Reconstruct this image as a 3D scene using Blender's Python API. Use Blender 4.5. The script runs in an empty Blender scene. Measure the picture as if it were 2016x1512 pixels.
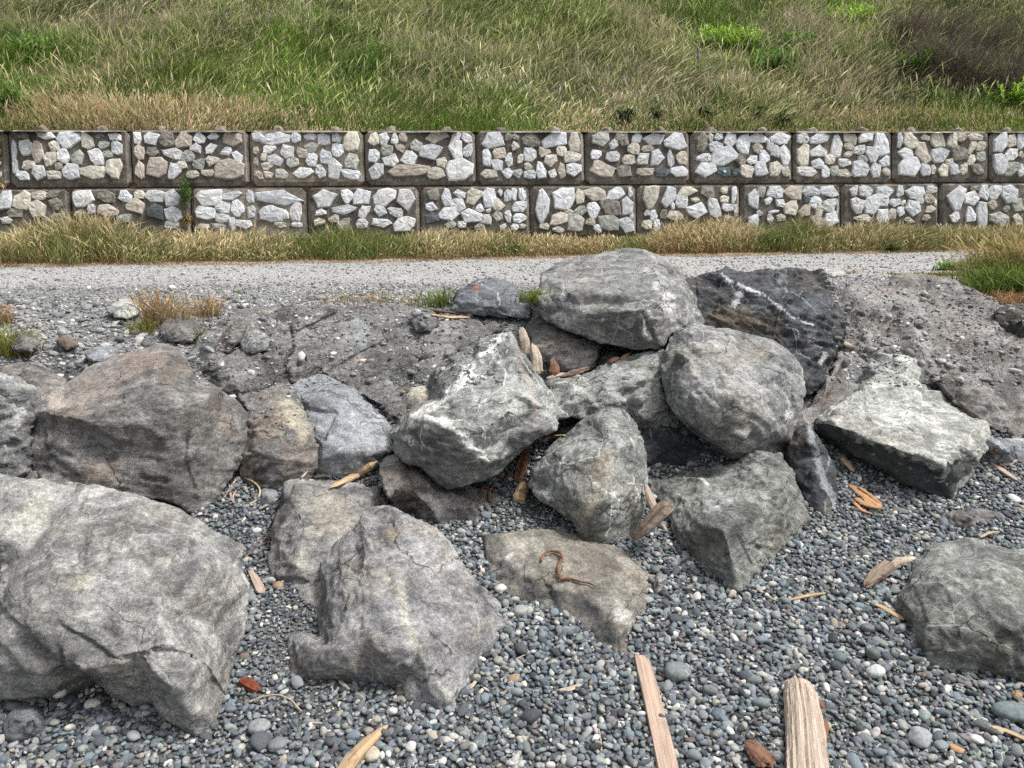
import bpy, bmesh, math, random, time
import numpy as np
from mathutils import Vector, Matrix
from mathutils.bvhtree import BVHTree
from mathutils.geometry import delaunay_2d_cdt
T0 = time.time()
S = bpy.context.scene
COL = S.collection
random.seed(7)
RNG = np.random.default_rng(11)

# ------------------------------------------------------------------ camera, world, sun, exposure
PITCH, ROLL, FPX, CAMZ = math.radians(13.0), math.radians(0.5), 1515.0, 1.5
_f = np.array([0, math.cos(PITCH), -math.sin(PITCH)])
_r0 = np.array([1.0, 0, 0]); _u0 = np.array([0, math.sin(PITCH), math.cos(PITCH)])
_r = math.cos(ROLL) * _r0 - math.sin(ROLL) * _u0
_u = math.sin(ROLL) * _r0 + math.cos(ROLL) * _u0
CP = np.array([0, 0, CAMZ])
cam_d = bpy.data.cameras.new('camera'); cam = bpy.data.objects.new('camera', cam_d); COL.objects.link(cam)
cam_d.sensor_width = 36; cam_d.lens = 36 * FPX / 2016; cam_d.clip_start = 0.05; cam_d.clip_end = 2000
cam.matrix_world = Matrix(((_r[0], _u[0], -_f[0], CP[0]), (_r[1], _u[1], -_f[1], CP[1]), (_r[2], _u[2], -_f[2], CP[2]), (0, 0, 0, 1)))
S.camera = cam
W = bpy.data.worlds.new('World'); S.world = W; W.use_nodes = True
wn = W.node_tree; wn.nodes.clear()
sky = wn.nodes.new('ShaderNodeTexSky'); sky.sky_type = 'NISHITA'; sky.sun_disc = False
SUN_EL, SUN_AZ = math.radians(60), math.radians(98)      # azimuth clockwise from +Y
sky.sun_elevation = SUN_EL; sky.sun_rotation = SUN_AZ; sky.air_density = 1.3; sky.dust_density = 4.0; sky.ozone_density = 1.0
hs = wn.nodes.new('ShaderNodeHueSaturation'); hs.inputs['Saturation'].default_value = 0.22
bgn = wn.nodes.new('ShaderNodeBackground'); bgn.inputs['Strength'].default_value = 0.07
wo = wn.nodes.new('ShaderNodeOutputWorld')
wn.links.new(sky.outputs[0], hs.inputs['Color']); wn.links.new(hs.outputs[0], bgn.inputs['Color']); wn.links.new(bgn.outputs[0], wo.inputs['Surface'])
sd = bpy.data.lights.new('sun', 'SUN'); sd.energy = 1.5; sd.angle = math.radians(14); sd.color = (1.0, 0.965, 0.92)
sun = bpy.data.objects.new('sun', sd); COL.objects.link(sun)
to_sun = Vector((math.sin(SUN_AZ) * math.cos(SUN_EL), math.cos(SUN_AZ) * math.cos(SUN_EL), math.sin(SUN_EL)))
sun.rotation_euler = to_sun.to_track_quat('Z', 'Y').to_euler()
S.view_settings.view_transform = 'Standard'; S.view_settings.look = 'None'; S.view_settings.gamma = 1
S.view_settings.use_curve_mapping = False; S.view_settings.exposure = 1.5
S.render.filter_size = 1.15
S.cycles.use_denoising = False; S.cycles.use_adaptive_sampling = True; S.cycles.adaptive_threshold = .02
S.cycles.max_bounces = 5; S.cycles.diffuse_bounces = 3

# ------------------------------------------------------------------ projection helpers (photo pixels 2016x1512)
def ray(px, py):
    a = (np.asarray(px, float) - 1008) / FPX; b = (756 - np.asarray(py, float)) / FPX
    d = _f[None] + a.reshape(-1, 1) * _r[None] + b.reshape(-1, 1) * _u[None]
    return d
def at_y(px, py, Y):
    d = ray(px, py); t = np.asarray(Y, float).reshape(-1) / d[:, 1]
    return CP[None] + d * t[:, None]
def proj(P):
    q = np.asarray(P, float) - CP
    z = q @ _f
    return np.stack([1008 + FPX * (q @ _r) / z, 756 - FPX * (q @ _u) / z], -1)

# ------------------------------------------------------------------ numpy noise
def _h(ix, iy, iz, seed):
    h = (ix.astype(np.int64) * 374761393 + iy.astype(np.int64) * 668265263 + iz.astype(np.int64) * 2147483647 + seed * 144665) & 0xffffffff
    h = ((h ^ (h >> 13)) * 1274126177) & 0xffffffff
    h = ((h ^ (h >> 16)) * 2246822519) & 0xffffffff
    return ((h ^ (h >> 15)) & 0xffffff) / float(0xffffff)
def vnoise(P, scale, seed=0):
    p = P * scale; i = np.floor(p).astype(np.int64); f = p - i; f = f * f * f * (f * (f * 6 - 15) + 10)
    r = 0
    for dx in (0, 1):
        wx = f[:, 0] if dx else 1 - f[:, 0]
        for dy in (0, 1):
            wy = f[:, 1] if dy else 1 - f[:, 1]
            for dz in (0, 1):
                wz = f[:, 2] if dz else 1 - f[:, 2]
                r = r + wx * wy * wz * _h(i[:, 0] + dx, i[:, 1] + dy, i[:, 2] + dz, seed)
    return r * 2 - 1
def fbm(P, scale, oct=4, seed=0, gain=.5):
    r = 0; a = 1; t = 0
    for k in range(oct):
        r = r + a * vnoise(P, scale * 2.03 ** k, seed + k * 17); t += a; a *= gain
    return r / t
def facets(P, scale, seed=0):
    p = P * scale; i = np.floor(p).astype(np.int64)
    best = np.full(len(P), 1e9); val = np.zeros(len(P))
    for dx in (-1, 0, 1):
        for dy in (-1, 0, 1):
            for dz in (-1, 0, 1):
                c = i + np.array([dx, dy, dz])
                fx = np.stack([_h(c[:, 0], c[:, 1], c[:, 2], seed + s) for s in (1, 2, 3)], -1) + c
                dvec = p - fx; d = (dvec ** 2).sum(1)
                g = np.stack([_h(c[:, 0], c[:, 1], c[:, 2], seed + s) for s in (4, 5, 6)], -1) * 2 - 1
                g /= np.linalg.norm(g, axis=1, keepdims=True) + 1e-6
                v = (dvec * g).sum(1) + (_h(c[:, 0], c[:, 1], c[:, 2], seed + 9) - .5) * .5
                m = d < best; best[m] = d[m]; val[m] = v[m]
    return val

# ------------------------------------------------------------------ mesh + object helpers
def mesh_np(name, V, F, col=None, smooth=True, mat=None):
    V = np.ascontiguousarray(V, np.float32); F = np.ascontiguousarray(F, np.int32)
    me = bpy.data.meshes.new(name); k = F.shape[1]
    me.vertices.add(len(V)); me.vertices.foreach_set('co', V.ravel())
    me.loops.add(F.size); me.loops.foreach_set('vertex_index', F.ravel())
    me.polygons.add(len(F)); me.polygons.foreach_set('loop_start', np.arange(0, F.size, k, dtype=np.int32))
    me.polygons.foreach_set('use_smooth', np.full(len(F), smooth, bool))
    me.update(calc_edges=True)
    if col is not None:
        c = np.ones((len(V), 4), np.float32); c[:, :3] = col[:, :3]
        if col.shape[1] == 4: c[:, 3] = col[:, 3]
        a = me.color_attributes.new('tone', 'FLOAT_COLOR', 'POINT'); a.data.foreach_set('color', c.ravel())
    if mat: me.materials.append(mat)
    return me
def link(name, data, parent=None, loc=None):
    o = bpy.data.objects.new(name, data); COL.objects.link(o)
    if loc is not None: o.location = loc
    if parent is not None: o.parent = parent
    return o
def tag(o, label=None, cat=None, group=None, kind=None):
    if label: o['label'] = label
    if cat: o['category'] = cat
    if group: o['group'] = group
    if kind: o['kind'] = kind
    return o
def bm_obj(name, bm, mat, parent=None, smooth=False, loc=None):
    me = bpy.data.meshes.new(name); bm.to_mesh(me); bm.free()
    if smooth: me.polygons.foreach_set('use_smooth', [True] * len(me.polygons))
    me.materials.append(mat)
    return link(name, me, parent, loc)

# ------------------------------------------------------------------ material helpers
class NT:
    def __init__(s, name):
        s.m = bpy.data.materials.new(name); s.m.use_nodes = True; s.t = s.m.node_tree; s.t.nodes.clear()
    def put(s, sock, v):
        if isinstance(v, bpy.types.NodeSocket): s.t.links.new(v, sock)
        elif v is not None:
            if sock.type == 'RGBA' and len(v) == 3: v = (*v, 1)
            sock.default_value = v
    def node(s, typ, props=None, **ins):
        n = s.t.nodes.new(typ)
        for k, v in (props or {}).items(): setattr(n, k, v)
        for k, v in ins.items():
            s.put(n.inputs[int(k[1:])] if k[0] == 'i' and k[1:].isdigit() else n.inputs[k.replace('_', ' ')], v)
        return n
    def math(s, op, a, b=None, c=None, clamp=False):
        n = s.node('ShaderNodeMath', {'operation': op, 'use_clamp': clamp}); s.put(n.inputs[0], a)
        if b is not None: s.put(n.inputs[1], b)
        if c is not None: s.put(n.inputs[2], c)
        return n.outputs[0]
    def vmath(s, op, a, b=None, sc=None):
        n = s.node('ShaderNodeVectorMath', {'operation': op}); s.put(n.inputs[0], a)
        if b is not None: s.put(n.inputs[1], b)
        if sc is not None: s.put(n.inputs['Scale'], sc)
        return n.outputs[0]
    def noise(s, v, scale, detail=4, rough=.55, dist=0, out=0):
        return s.node('ShaderNodeTexNoise', None, Vector=v, Scale=scale, Detail=detail, Roughness=rough, Distortion=dist).outputs[out]
    def ramp(s, v, lo, hi, a=0.0, b=1.0):
        return s.node('ShaderNodeMapRange', {'interpolation_type': 'SMOOTHSTEP'}, i0=v, i1=lo, i2=hi, i3=a, i4=b).outputs[0]
    def mix(s, f, a, b, mode='MIX'):
        n = s.node('ShaderNodeMix', {'data_type': 'RGBA', 'blend_type': mode}); s.put(n.inputs[0], f); s.put(n.inputs[6], a); s.put(n.inputs[7], b)
        return n.outputs[2]
    def scalec(s, c, f): return s.vmath('SCALE', c, sc=f)
    def finish(s, color, rough=.85, bump=None, strength=.5, dist=.01, spec=.3, trans=None):
        b = s.node('ShaderNodeBsdfPrincipled'); s.put(b.inputs['Base Color'], color); s.put(b.inputs['Roughness'], rough); b.inputs['Specular IOR Level'].default_value = spec
        if bump is not None:
            bn = s.node('ShaderNodeBump', None, Strength=strength, Distance=dist, Height=bump); s.put(b.inputs['Normal'], bn.outputs[0])
        o = s.node('ShaderNodeOutputMaterial'); sh = b.outputs[0]
        if trans:
            tr = s.node('ShaderNodeBsdfTranslucent'); s.put(tr.inputs['Color'], color)
            mx = s.node('ShaderNodeMixShader'); mx.inputs[0].default_value = trans; s.t.links.new(sh, mx.inputs[1]); s.t.links.new(tr.outputs[0], mx.inputs[2]); sh = mx.outputs[0]
        s.t.links.new(sh, o.inputs['Surface']); return s.m

def rock_mat(name, cd, cm, cl, blotch=.6, vein=.0, warm=None, warm_amt=.0, streak=.5, grit=0.0, vein_scale=5.0, dirx=(20, 35, 0), contrast=1.0, bumpd=.009, crack=.7):
    n = NT(name)
    oi = n.node('ShaderNodeObjectInfo'); tc = n.node('ShaderNodeTexCoord')
    off = n.vmath('SCALE', (13.1, 7.7, 23.3), sc=oi.outputs['Random'])
    co = n.vmath('ADD', tc.outputs['Object'], off)
    w = n.vmath('SUBTRACT', n.noise(co, 3.2, 4, .6, out=1), (.5, .5, .5))
    wco = n.vmath('ADD', co, n.vmath('SCALE', w, sc=.10))
    mp = n.node('ShaderNodeMapping', None, Vector=wco, Rotation=tuple(math.radians(a) for a in dirx), Scale=(1, 1.6, 5.0)).outputs[0]
    n1 = n.noise(co, 3.0, 8, .66, .1)
    n2 = n.noise(wco, 9, 12, .76, .1)
    n2b = n.noise(co, 30, 10, .78, .15)
    n3 = n.noise(mp, 9, 12, .76, .12)
    n4 = n.noise(co, 170, 4, .8)
    n5 = n.noise(co, 70, 8, .82, .1)
    c = n.mix(n.ramp(n1, .36, .64), cd, cm)
    c = n.mix(n.math('MULTIPLY', n.ramp(n2, .46, .64), blotch * .85), c, cl)
    c = n.mix(n.math('MULTIPLY', n.ramp(n2b, .52, .66), blotch * .55), c, cl)
    c = n.mix(n.math('MULTIPLY', n.ramp(n2b, .46, .33), .5), c, tuple(x * .55 for x in cd))
    if warm: c = n.mix(n.math('MULTIPLY', n.ramp(n.noise(wco, 4.3, 8, .65, .5), .48, .66), warm_amt), c, warm)
    f3 = n.ramp(n3, .30, .70, 1 - streak * .6 * contrast, 1 + streak * .55 * contrast)
    f5 = n.ramp(n5, .34, .66, 1 - .36 * contrast, 1 + .36 * contrast)
    f4 = n.ramp(n4, .3, .7, .80, 1.20)
    vc_ = n.node('ShaderNodeTexVoronoi', {'feature': 'F1'}, Vector=wco, Scale=5.5)
    f4 = n.math('MULTIPLY', f4, n.ramp(n.node('ShaderNodeSeparateColor', None, Color=vc_.outputs['Color']).outputs[0], 0, 1, .80, 1.18))
    c = n.scalec(c, n.math('MULTIPLY', n.math('MULTIPLY', f3, f5), f4))
    h = n.math('ADD', n.math('MULTIPLY', n3, 1.3), n.math('ADD', n.math('MULTIPLY', n5, .35), n.math('ADD', n.math('MULTIPLY', n4, .12), n.math('MULTIPLY', n2b, .35))))
    if vein > 0:
        vv = n.vmath('ADD', co, n.vmath('SCALE', w, sc=.12))
        vv2 = n.node('ShaderNodeMapping', None, Vector=vv, Rotation=(.5, .9, .3), Scale=(1, 1, .45)).outputs[0]
        d1 = n.node('ShaderNodeTexVoronoi', {'feature': 'DISTANCE_TO_EDGE'}, Vector=vv2, Scale=vein_scale).outputs[0]
        d2 = n.node('ShaderNodeTexVoronoi', {'feature': 'DISTANCE_TO_EDGE'}, Vector=vv, Scale=vein_scale * 2.6).outputs[0]
        m1 = n.math('MULTIPLY', n.ramp(d1, .016, .004), n.ramp(n.noise(co, 5, 3), .44, .58))
        m2 = n.math('MULTIPLY', n.ramp(d2, .022, .004), n.ramp(n.noise(co, 7, 3, out=0), .53, .64))
        c = n.mix(n.math('MULTIPLY', n.math('MAXIMUM', m1, n.math('MULTIPLY', m2, .7)), vein), c, (.62, .62, .60))
    if crack > 0:
        vc = n.vmath('ADD', n.vmath('ADD', co, (4.2, 1.1, 8.8)), n.vmath('SCALE', w, sc=.3))
        d3 = n.node('ShaderNodeTexVoronoi', {'feature': 'DISTANCE_TO_EDGE'}, Vector=vc, Scale=3.6).outputs[0]
        m3 = n.math('MULTIPLY', n.ramp(d3, .016, .003), n.ramp(n.noise(co, 4.1, 3), .47, .6))
        c = n.mix(n.math('MULTIPLY', m3, .75 * crack), c, tuple(x * .25 for x in cd))
        h = n.math('SUBTRACT', h, n.math('MULTIPLY', m3, crack))
    if grit > 0:      # embedded small gravel in a cement matrix
        vg = n.node('ShaderNodeTexVoronoi', {'feature': 'F1'}, Vector=n.vmath('ADD', co, n.vmath('SCALE', w, sc=.03)), Scale=75)
        lum = n.ramp(n.node('ShaderNodeSeparateColor', None, Color=vg.outputs['Color']).outputs[0], .45, 1.0)
        gm = n.math('MULTIPLY', n.ramp(vg.outputs['Distance'], .5, .3), lum)
        gm = n.math('MULTIPLY', gm, n.ramp(n1, .35, .6, .4, 1))
        c = n.mix(n.math('MULTIPLY', gm, grit), c, (.34, .32, .30))
        h = n.math('ADD', h, n.math('MULTIPLY', gm, .5))
    at = n.node('ShaderNodeAttribute', {'attribute_name': 'tone'})
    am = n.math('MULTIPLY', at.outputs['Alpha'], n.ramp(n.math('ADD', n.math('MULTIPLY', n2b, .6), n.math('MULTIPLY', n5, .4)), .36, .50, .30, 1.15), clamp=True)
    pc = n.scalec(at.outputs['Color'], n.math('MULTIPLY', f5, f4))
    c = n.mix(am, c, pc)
    return n.finish(c, .82, h, .9, bumpd, .25)

def attr_mat(name, rough=.7, noise_amt=.25, nscale=60, bump=.3, spec=.3, trans=None, bdist=.004):
    n = NT(name); at = n.node('ShaderNodeAttribute', {'attribute_name': 'tone'}); tc = n.node('ShaderNodeTexCoord')
    nz = n.noise(tc.outputs['Object'], nscale, 5, .65)
    c = n.scalec(at.outputs['Color'], n.ramp(nz, .3, .7, 1 - noise_amt, 1 + noise_amt)) if noise_amt else at.outputs['Color']
    return n.finish(c, rough, nz if bump else None, bump, bdist, spec, trans)
# ------------------------------------------------------------------ terrain
WYAW, WLEAN, WY0 = math.radians(6), math.radians(10), 8.6
TW = math.tan(WYAW)
def sstep(a, b, x):
    t = np.clip((x - a) / (b - a), 0, 1); return t * t * (3 - 2 * t)
_gy = [-60, -8, 0.5, 1.0, 1.75, 2.35, 3.1, 3.6, 4.1, 4.4, 5.0, 7.6]
_gc = [-3.5, -1.2, -.15, -.06, .06, .18, .35, .62, .90, .955, .97, .98]
_gl = [-3.5, -1.2, -.15, -.06, .06, .18, .38, .78, .90, .945, .965, .98]
_gr = [-3.5, -1.2, -.15, -.06, .06, .18, .33, .52, .80, .945, .97, .98]
def G(X, Y, rough=True):
    X = np.asarray(X, float); Y = np.asarray(Y, float)
    zc = np.interp(Y, _gy, _gc); zl = np.interp(Y, _gy, _gl); zr = np.interp(Y, _gy, _gr)
    wl = sstep(-.7, -1.3, X); wr = sstep(.9, 1.6, X)
    z = zc * (1 - wl - wr) + zl * wl + zr * wr
    s = Y - TW * X
    z = z + .10 * sstep(7.85, 8.45, s)
    if rough:
        P = np.stack([X.ravel(), Y.ravel(), np.zeros(X.size)], -1)
        n = fbm(P, 1.6, 3, 5).reshape(X.shape) * .022 + fbm(P, 9, 3, 9).reshape(X.shape) * .006
        z = z + n * sstep(9, 7, Y)
    return z
def ground_hit(px, py, h=0.0):
    d = ray(px, py); out = []
    for v in d:
        v = v / v[1]; lo, hi = .8, 8.3
        ys = np.linspace(.8, 8.5, 400); P = CP + v * ys[:, None]
        dz = P[:, 2] - G(P[:, 0], P[:, 1], False) - h
        k = np.argmax(dz < 0) if (dz < 0).any() else 399
        out.append(P[k])
    return np.array(out)
TY, SLOPE = .0, math.radians(30)
_Uw = np.array([math.cos(WYAW), math.sin(WYAW), 0]); _Bw = np.array([-math.sin(WYAW), math.cos(WYAW), 0])
_Vw = np.array([0, 0, 1]) * math.cos(WLEAN) + _Bw * math.sin(WLEAN)
_Nw = np.cross(_Uw, _Vw)
WP0 = np.array([0, WY0, 1.5])
def wall_uv(px, py):
    d = ray(px, py); t = ((WP0 - CP) @ _Nw) / (d @ _Nw); p = CP + d * t[:, None] - WP0
    return np.stack([p @ _Uw, p @ _Vw], -1)
WTOP, WJ, BH, BW = .828, .238, .59, 1.193
U_TOP = [-5.128 + BW * k for k in range(-2, 13)]
U_BOT = [-4.556 + BW * k for k in range(-2, 12)]
HTOP = WP0 + _Vw * (WTOP - .03)       # hill foot line
def Hh(X, Y, rough=True):             # hillside height
    X = np.asarray(X, float); Y = np.asarray(Y, float)
    s = (X - HTOP[0]) * _Bw[0] + (Y - HTOP[1]) * _Bw[1]
    z = HTOP[2] + np.clip(s - .27, 0, None) * math.tan(SLOPE) * np.where(s > 20, 1, 1)
    z = np.where(s < 0, HTOP[2] - .01, z)
    z = z - sstep(14, 60, s) * (np.clip(s - 14, 0, None)) * .35
    if rough:
        P = np.stack([X.ravel(), Y.ravel(), np.zeros(X.size)], -1)
        z = z + (fbm(P, .7, 3, 31).reshape(X.shape) * .22) * sstep(.3, 2.0, s)
    return z

def grid_mesh(name, xs, ys, zf, mat, keep=None):
    XX, YY = np.meshgrid(xs, ys); Z = zf(XX, YY)
    V = np.stack([XX.ravel(), YY.ravel(), Z.ravel()], -1); nx = len(xs)
    i = (np.arange(len(ys) - 1)[:, None] * nx + np.arange(nx - 1)[None]).ravel()
    F = np.stack([i, i + 1, i + nx + 1, i + nx], -1)
    if keep is not None:
        c = V[F].mean(1); F = F[keep(c[:, 0], c[:, 1])]
    return mesh_np(name, V, F, mat=mat)
def spaced(a, b, fine, lo, hi, n):
    l = a - (a - lo) * (np.linspace(1, 0, n)[:-1] ** 2); r = b + (hi - b) * (np.linspace(0, 1, n)[1:] ** 2)
    return np.concatenate([l, np.arange(a, b, fine), [b], r])

# ground materials
def ground_mat(name, cols, vscale, n2scale=40, bumpd=.01, tint=None, far=None):
    n = NT(name); tc = n.node('ShaderNodeTexCoord').outputs['Object']
    w = n.vmath('SUBTRACT', n.noise(tc, 20, 3, .6, out=1), (.5, .5, .5)); co = n.vmath('ADD', tc, n.vmath('SCALE', w, sc=.012))
    v1 = n.node('ShaderNodeTexVoronoi', {'feature': 'F1'}, Vector=co, Scale=vscale, Randomness=1.0)
    v2 = n.node('ShaderNodeTexVoronoi', {'feature': 'F1'}, Vector=co, Scale=vscale * 2.4)
    r1 = n.node('ShaderNodeSeparateColor', None, Color=v1.outputs['Color']).outputs
    r2 = n.node('ShaderNodeSeparateColor', None, Color=v2.outputs['Color']).outputs
    c1 = n.mix(r1[0], cols[0], cols[1]); c1 = n.mix(n.ramp(r1[1], .8, .9), c1, cols[2])
    c2 = n.mix(r2[0], cols[0], cols[1]); c2 = n.mix(n.ramp(r2[1], .8, .9), c2, cols[2])
    big = n.math('MULTIPLY', n.ramp(v1.outputs['Distance'], .55, .4), n.ramp(r1[2], .35, .45))
    c = n.mix(big, n.scalec(c2, .8), c1)
    lf = n.ramp(n.noise(tc, 1.7, 6, .65), .3, .7, .82, 1.15)
    c = n.scalec(c, lf)
    if far:      # the wheel-worn far band is finer and paler than the stony shoulder
        yy = n.node('ShaderNodeSeparateXYZ', None, Vector=tc).outputs[1]
        fm = n.ramp(n.math('ADD', yy, n.math('MULTIPLY', n.noise(tc, 1.1, 5, .6), 1.6)), 5.6, 7.0, 0, .78)
        c = n.mix(fm, c, n.scalec(far, n.ramp(n.noise(n.node('ShaderNodeMapping', None, Vector=tc, Scale=(1.5, 7, 1)).outputs[0], 5, 10, .8), .32, .68, .70, 1.15)))
    if tint: c = n.mix(n.ramp(n.noise(tc, 2.6, 5, .6), .5, .7, 0, .5), c, tint)
    h = n.math('ADD', n.math('MULTIPLY', big, .7), n.math('MULTIPLY', n.ramp(v2.outputs['Distance'], .6, .1), .4))
    return n.finish(c, .9, h, .8, bumpd, .2)
M_path = ground_mat('gravel_path', [(.12, .125, .13), (.30, .30, .30), (.48, .47, .45)], 40, bumpd=.014, far=(.40, .395, .385))
M_sand = ground_mat('dark_shingle', [(.05, .052, .055), (.14, .145, .15), (.30, .29, .27)], 170, bumpd=.004)
n = NT('soil'); tc = n.node('ShaderNodeTexCoord').outputs['Object']
c = n.mix(n.ramp(n.noise(tc, 5, 6, .7), .35, .65), (.06, .045, .03), (.18, .12, .075)); c = n.scalec(c, n.ramp(n.noise(tc, 60, 5, .7), .3, .7, .6, 1.4))
M_soil = n.finish(c, .95, n.noise(tc, 60, 5, .7), .8, .02, .1)
n = NT('hill_soil'); tc = n.node('ShaderNodeTexCoord').outputs['Object']
c = n.mix(n.ramp(n.noise(tc, 4, 6, .7), .35, .65), (.03, .04, .015), (.08, .075, .03)); c = n.scalec(c, n.ramp(n.noise(tc, 60, 5, .7), .3, .7, .5, 1.5))
M_hill = n.finish(c, .95, n.noise(tc, 40, 5, .7), .8, .03, .1)

xs = spaced(-4.2, 4.6, .04, -90, 90, 14)
BY = 3.72
ysb = np.concatenate([-60 * np.linspace(1, 0, 12)[:-1] ** 2, np.arange(0, 1.2, .2), np.arange(1.2, BY, .03), [BY]])
def zb(X, Y): return G(X, Y)
beach = link('beach_ground', grid_mesh('beach_ground', xs, ysb, zb, M_sand)); tag(beach, kind='structure')
ysp = np.concatenate([[BY], np.arange(BY + .02, 6, .04), np.arange(6, 18.6, .12)])
path = link('gravel_path', grid_mesh('gravel_path', xs, ysp, zb, M_path, keep=lambda x, y: (y - TW * x < 8.15))); tag(path, kind='structure')
verge = link('verge_soil', grid_mesh('verge_soil', xs, np.arange(-2.2, 18.6, .08), lambda X, Y: G(X, Y) + .006, M_soil, keep=lambda x, y: (y - TW * x >= 8.0) & (y - TW * x < 9.0))); tag(verge, kind='structure')
ysh = np.concatenate([np.arange(-2, 8, .5), np.arange(8, 15, .12), 15 + 85 * np.linspace(0.02, 1, 16) ** 1.6])
hill = link('hillside', grid_mesh('hillside', xs, ysh, Hh, M_hill, keep=lambda x, y: ((x - HTOP[0]) * _Bw[0] + (y - HTOP[1]) * _Bw[1] > -.02))); tag(hill, kind='structure')

_e = np.array([[u, v] for u in np.linspace(-12, 12, 25) for v in (WTOP - .045, WJ - BH - .3)])
_ev = np.array([WP0 + _Uw * u + _Vw * v + _Bw * .055 for u, v in _e])
_ei = np.arange(24)
tag(link('bank_soil_face', mesh_np('bank_soil_face', _ev, np.stack([_ei * 2, _ei * 2 + 2, _ei * 2 + 3, _ei * 2 + 1], -1), mat=M_soil)), kind='structure')
# ------------------------------------------------------------------ rocks
ROCKS = []           # (object, world verts, tris)
DG = None
def rock(name, label, outline, inner=(), thick=.4, mat=None, voxel=.011, amp=.03, fac=.018, fscale=7, smooth=1, det=.008, stains_shade=(), cat='boulder', seed=0, group=None, strat=None, rag=7, shrink=.45, cuts=34):
    """outline/inner: (px, py, Y); Y None = stands on the ground there.  Volume closes behind along the sight depth."""
    rnd = random.Random(seed * 31 + 5)
    fixh = lambda q: (q[0], q[1], float(ground_hit([q[0]], [q[1]], -q[2])[0][1])) if (q[2] is not None and q[2] < 0) else q
    ocx = sum(q[0] for q in outline) / len(outline); ocy = sum(q[1] for q in outline) / len(outline)
    outline = [(q[0] + 4.5 * (q[0] - ocx) / (math.hypot(q[0] - ocx, q[1] - ocy) + 1e-6), q[1] + 3.5 * (q[1] - ocy) / (math.hypot(q[0] - ocx, q[1] - ocy) + 1e-6), q[2]) for q in outline]
    raw = [fixh(q) for q in outline]; inner = [fixh(q) for q in inner]
    def above(q, m):
        if q[2] is None: return q
        return (q[0], q[1], min(q[2], float(ground_hit([q[0]], [q[1]])[0][1]) - m))
    raw = [above(q, .03) for q in raw]; inner = [above(q, .085) for q in inner]
    # ragged outline: split long edges with small jitter
    out = []
    for i, a in enumerate(raw):
        b = raw[(i + 1) % len(raw)]; out.append(a)
        L = math.hypot(a[0] - b[0], a[1] - b[1])
        k = int(L // 70)
        for j in range(1, k + 1):
            t = j / (k + 1)
            if a[2] is None and b[2] is None: Y = None
            else:
                ya = a[2] if a[2] is not None else ground_hit([a[0]], [a[1]])[0][1]; yb = b[2] if b[2] is not None else ground_hit([b[0]], [b[1]])[0][1]
                Y = ya + (yb - ya) * t
            sc = min(1, L / 180)
            out.append((a[0] + (b[0] - a[0]) * t + rnd.uniform(-rag, rag) * sc, a[1] + (b[1] - a[1]) * t + rnd.uniform(-rag, rag) * sc, Y))
    n = len(out)
    P3 = []; px = []
    for (x, y, Y) in out:
        if Y is None:
            g = ground_hit([x], [y])[0]; P3.append(at_y([x], [y], [g[1] - .03])[0] + np.array([0, 0, -.035])); px.append((x, y, g[1]))
        else: P3.append(at_y([x], [y], [Y])[0]); px.append((x, y, Y))
    for (x, y, Y) in inner: P3.append(at_y([x], [y], [Y])[0]); px.append((x, y, Y))
    pts2 = [Vector((p[0], -p[1])) for p in px]
    res = delaunay_2d_cdt(pts2, [(i, (i + 1) % n) for i in range(n)], [], 1, 1e-4)
    vv, orig = res[0], res[3]
    idx = []
    extra = []
    for k, o in enumerate(orig):
        if o: idx.append(o[0])
        else:                                   # crossing point made by the triangulation
            q = vv[k]; dd = [((q[0] - p[0]) ** 2 + (-q[1] - p[1]) ** 2) for p in px]; j = int(np.argmin(dd))
            P3.append(at_y([q[0]], [-q[1]], [px[j][2]])[0]); idx.append(len(P3) - 1)
    F = [[idx[i] for i in f] for f in res[2]]
    A = np.array(px[:n]); c = A.mean(0); base = len(P3)
    yfar = A[:, 2].max(); ymid = A[:, 2].mean()
    for (mixc, dep) in ((.06, .45), (shrink, 1.0)):
        for i in range(n):
            x = A[i, 0] + (c[0] - A[i, 0]) * mixc; y = A[i, 1] + (c[1] - A[i, 1]) * mixc
            Y = A[i, 2] * (1 - mixc) + ymid * mixc + thick * dep
            q = at_y([x], [y], [Y])[0]; q[2] = max(q[2], -.6); P3.append(q)
    cc = at_y([c[0]], [c[1]], [ymid + thick * 1.08])[0]; cc[2] = max(cc[2], -.6); P3.append(cc)
    # orientation of front faces: seen from the camera, counter-clockwise in (x,-y) = facing the camera
    B1, B2, CI = base, base + n, base + 2 * n
    for i in range(n):
        j = (i + 1) % n
        F.append([j, i, B1 + i, B1 + j]); F.append([B1 + j, B1 + i, B2 + i, B2 + j]); F.append([B2 + j, B2 + i, CI])
    me = bpy.data.meshes.new('tmp'); me.from_pydata([tuple(p) for p in P3], [], F); me.update()
    bm = bmesh.new(); bm.from_mesh(me); bmesh.ops.recalc_face_normals(bm, faces=bm.faces); bmesh.ops.triangulate(bm, faces=bm.faces)
    if sum(f.normal.y * f.calc_area() * 1 for f in bm.faces if f.calc_center_median().y < ymid) > 0: bmesh.ops.reverse_faces(bm, faces=bm.faces)
    bm.to_mesh(me); bm.free()
    ob = bpy.data.objects.new('tmp', me); COL.objects.link(ob)
    m = ob.modifiers.new('r', 'REMESH'); m.mode = 'VOXEL'; m.voxel_size = voxel
    dg = bpy.context.evaluated_depsgraph_get(); ev = ob.evaluated_get(dg); em = ev.to_mesh()
    N = len(em.vertices); V = np.empty(N * 3, np.float32); em.vertices.foreach_get('co', V); V = V.reshape(-1, 3).astype(float)
    Q = np.empty(len(em.loops), np.int32); em.loops.foreach_get('vertex_index', Q)
    cnt = np.empty(len(em.polygons), np.int32); em.polygons.foreach_get('loop_total', cnt)
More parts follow.
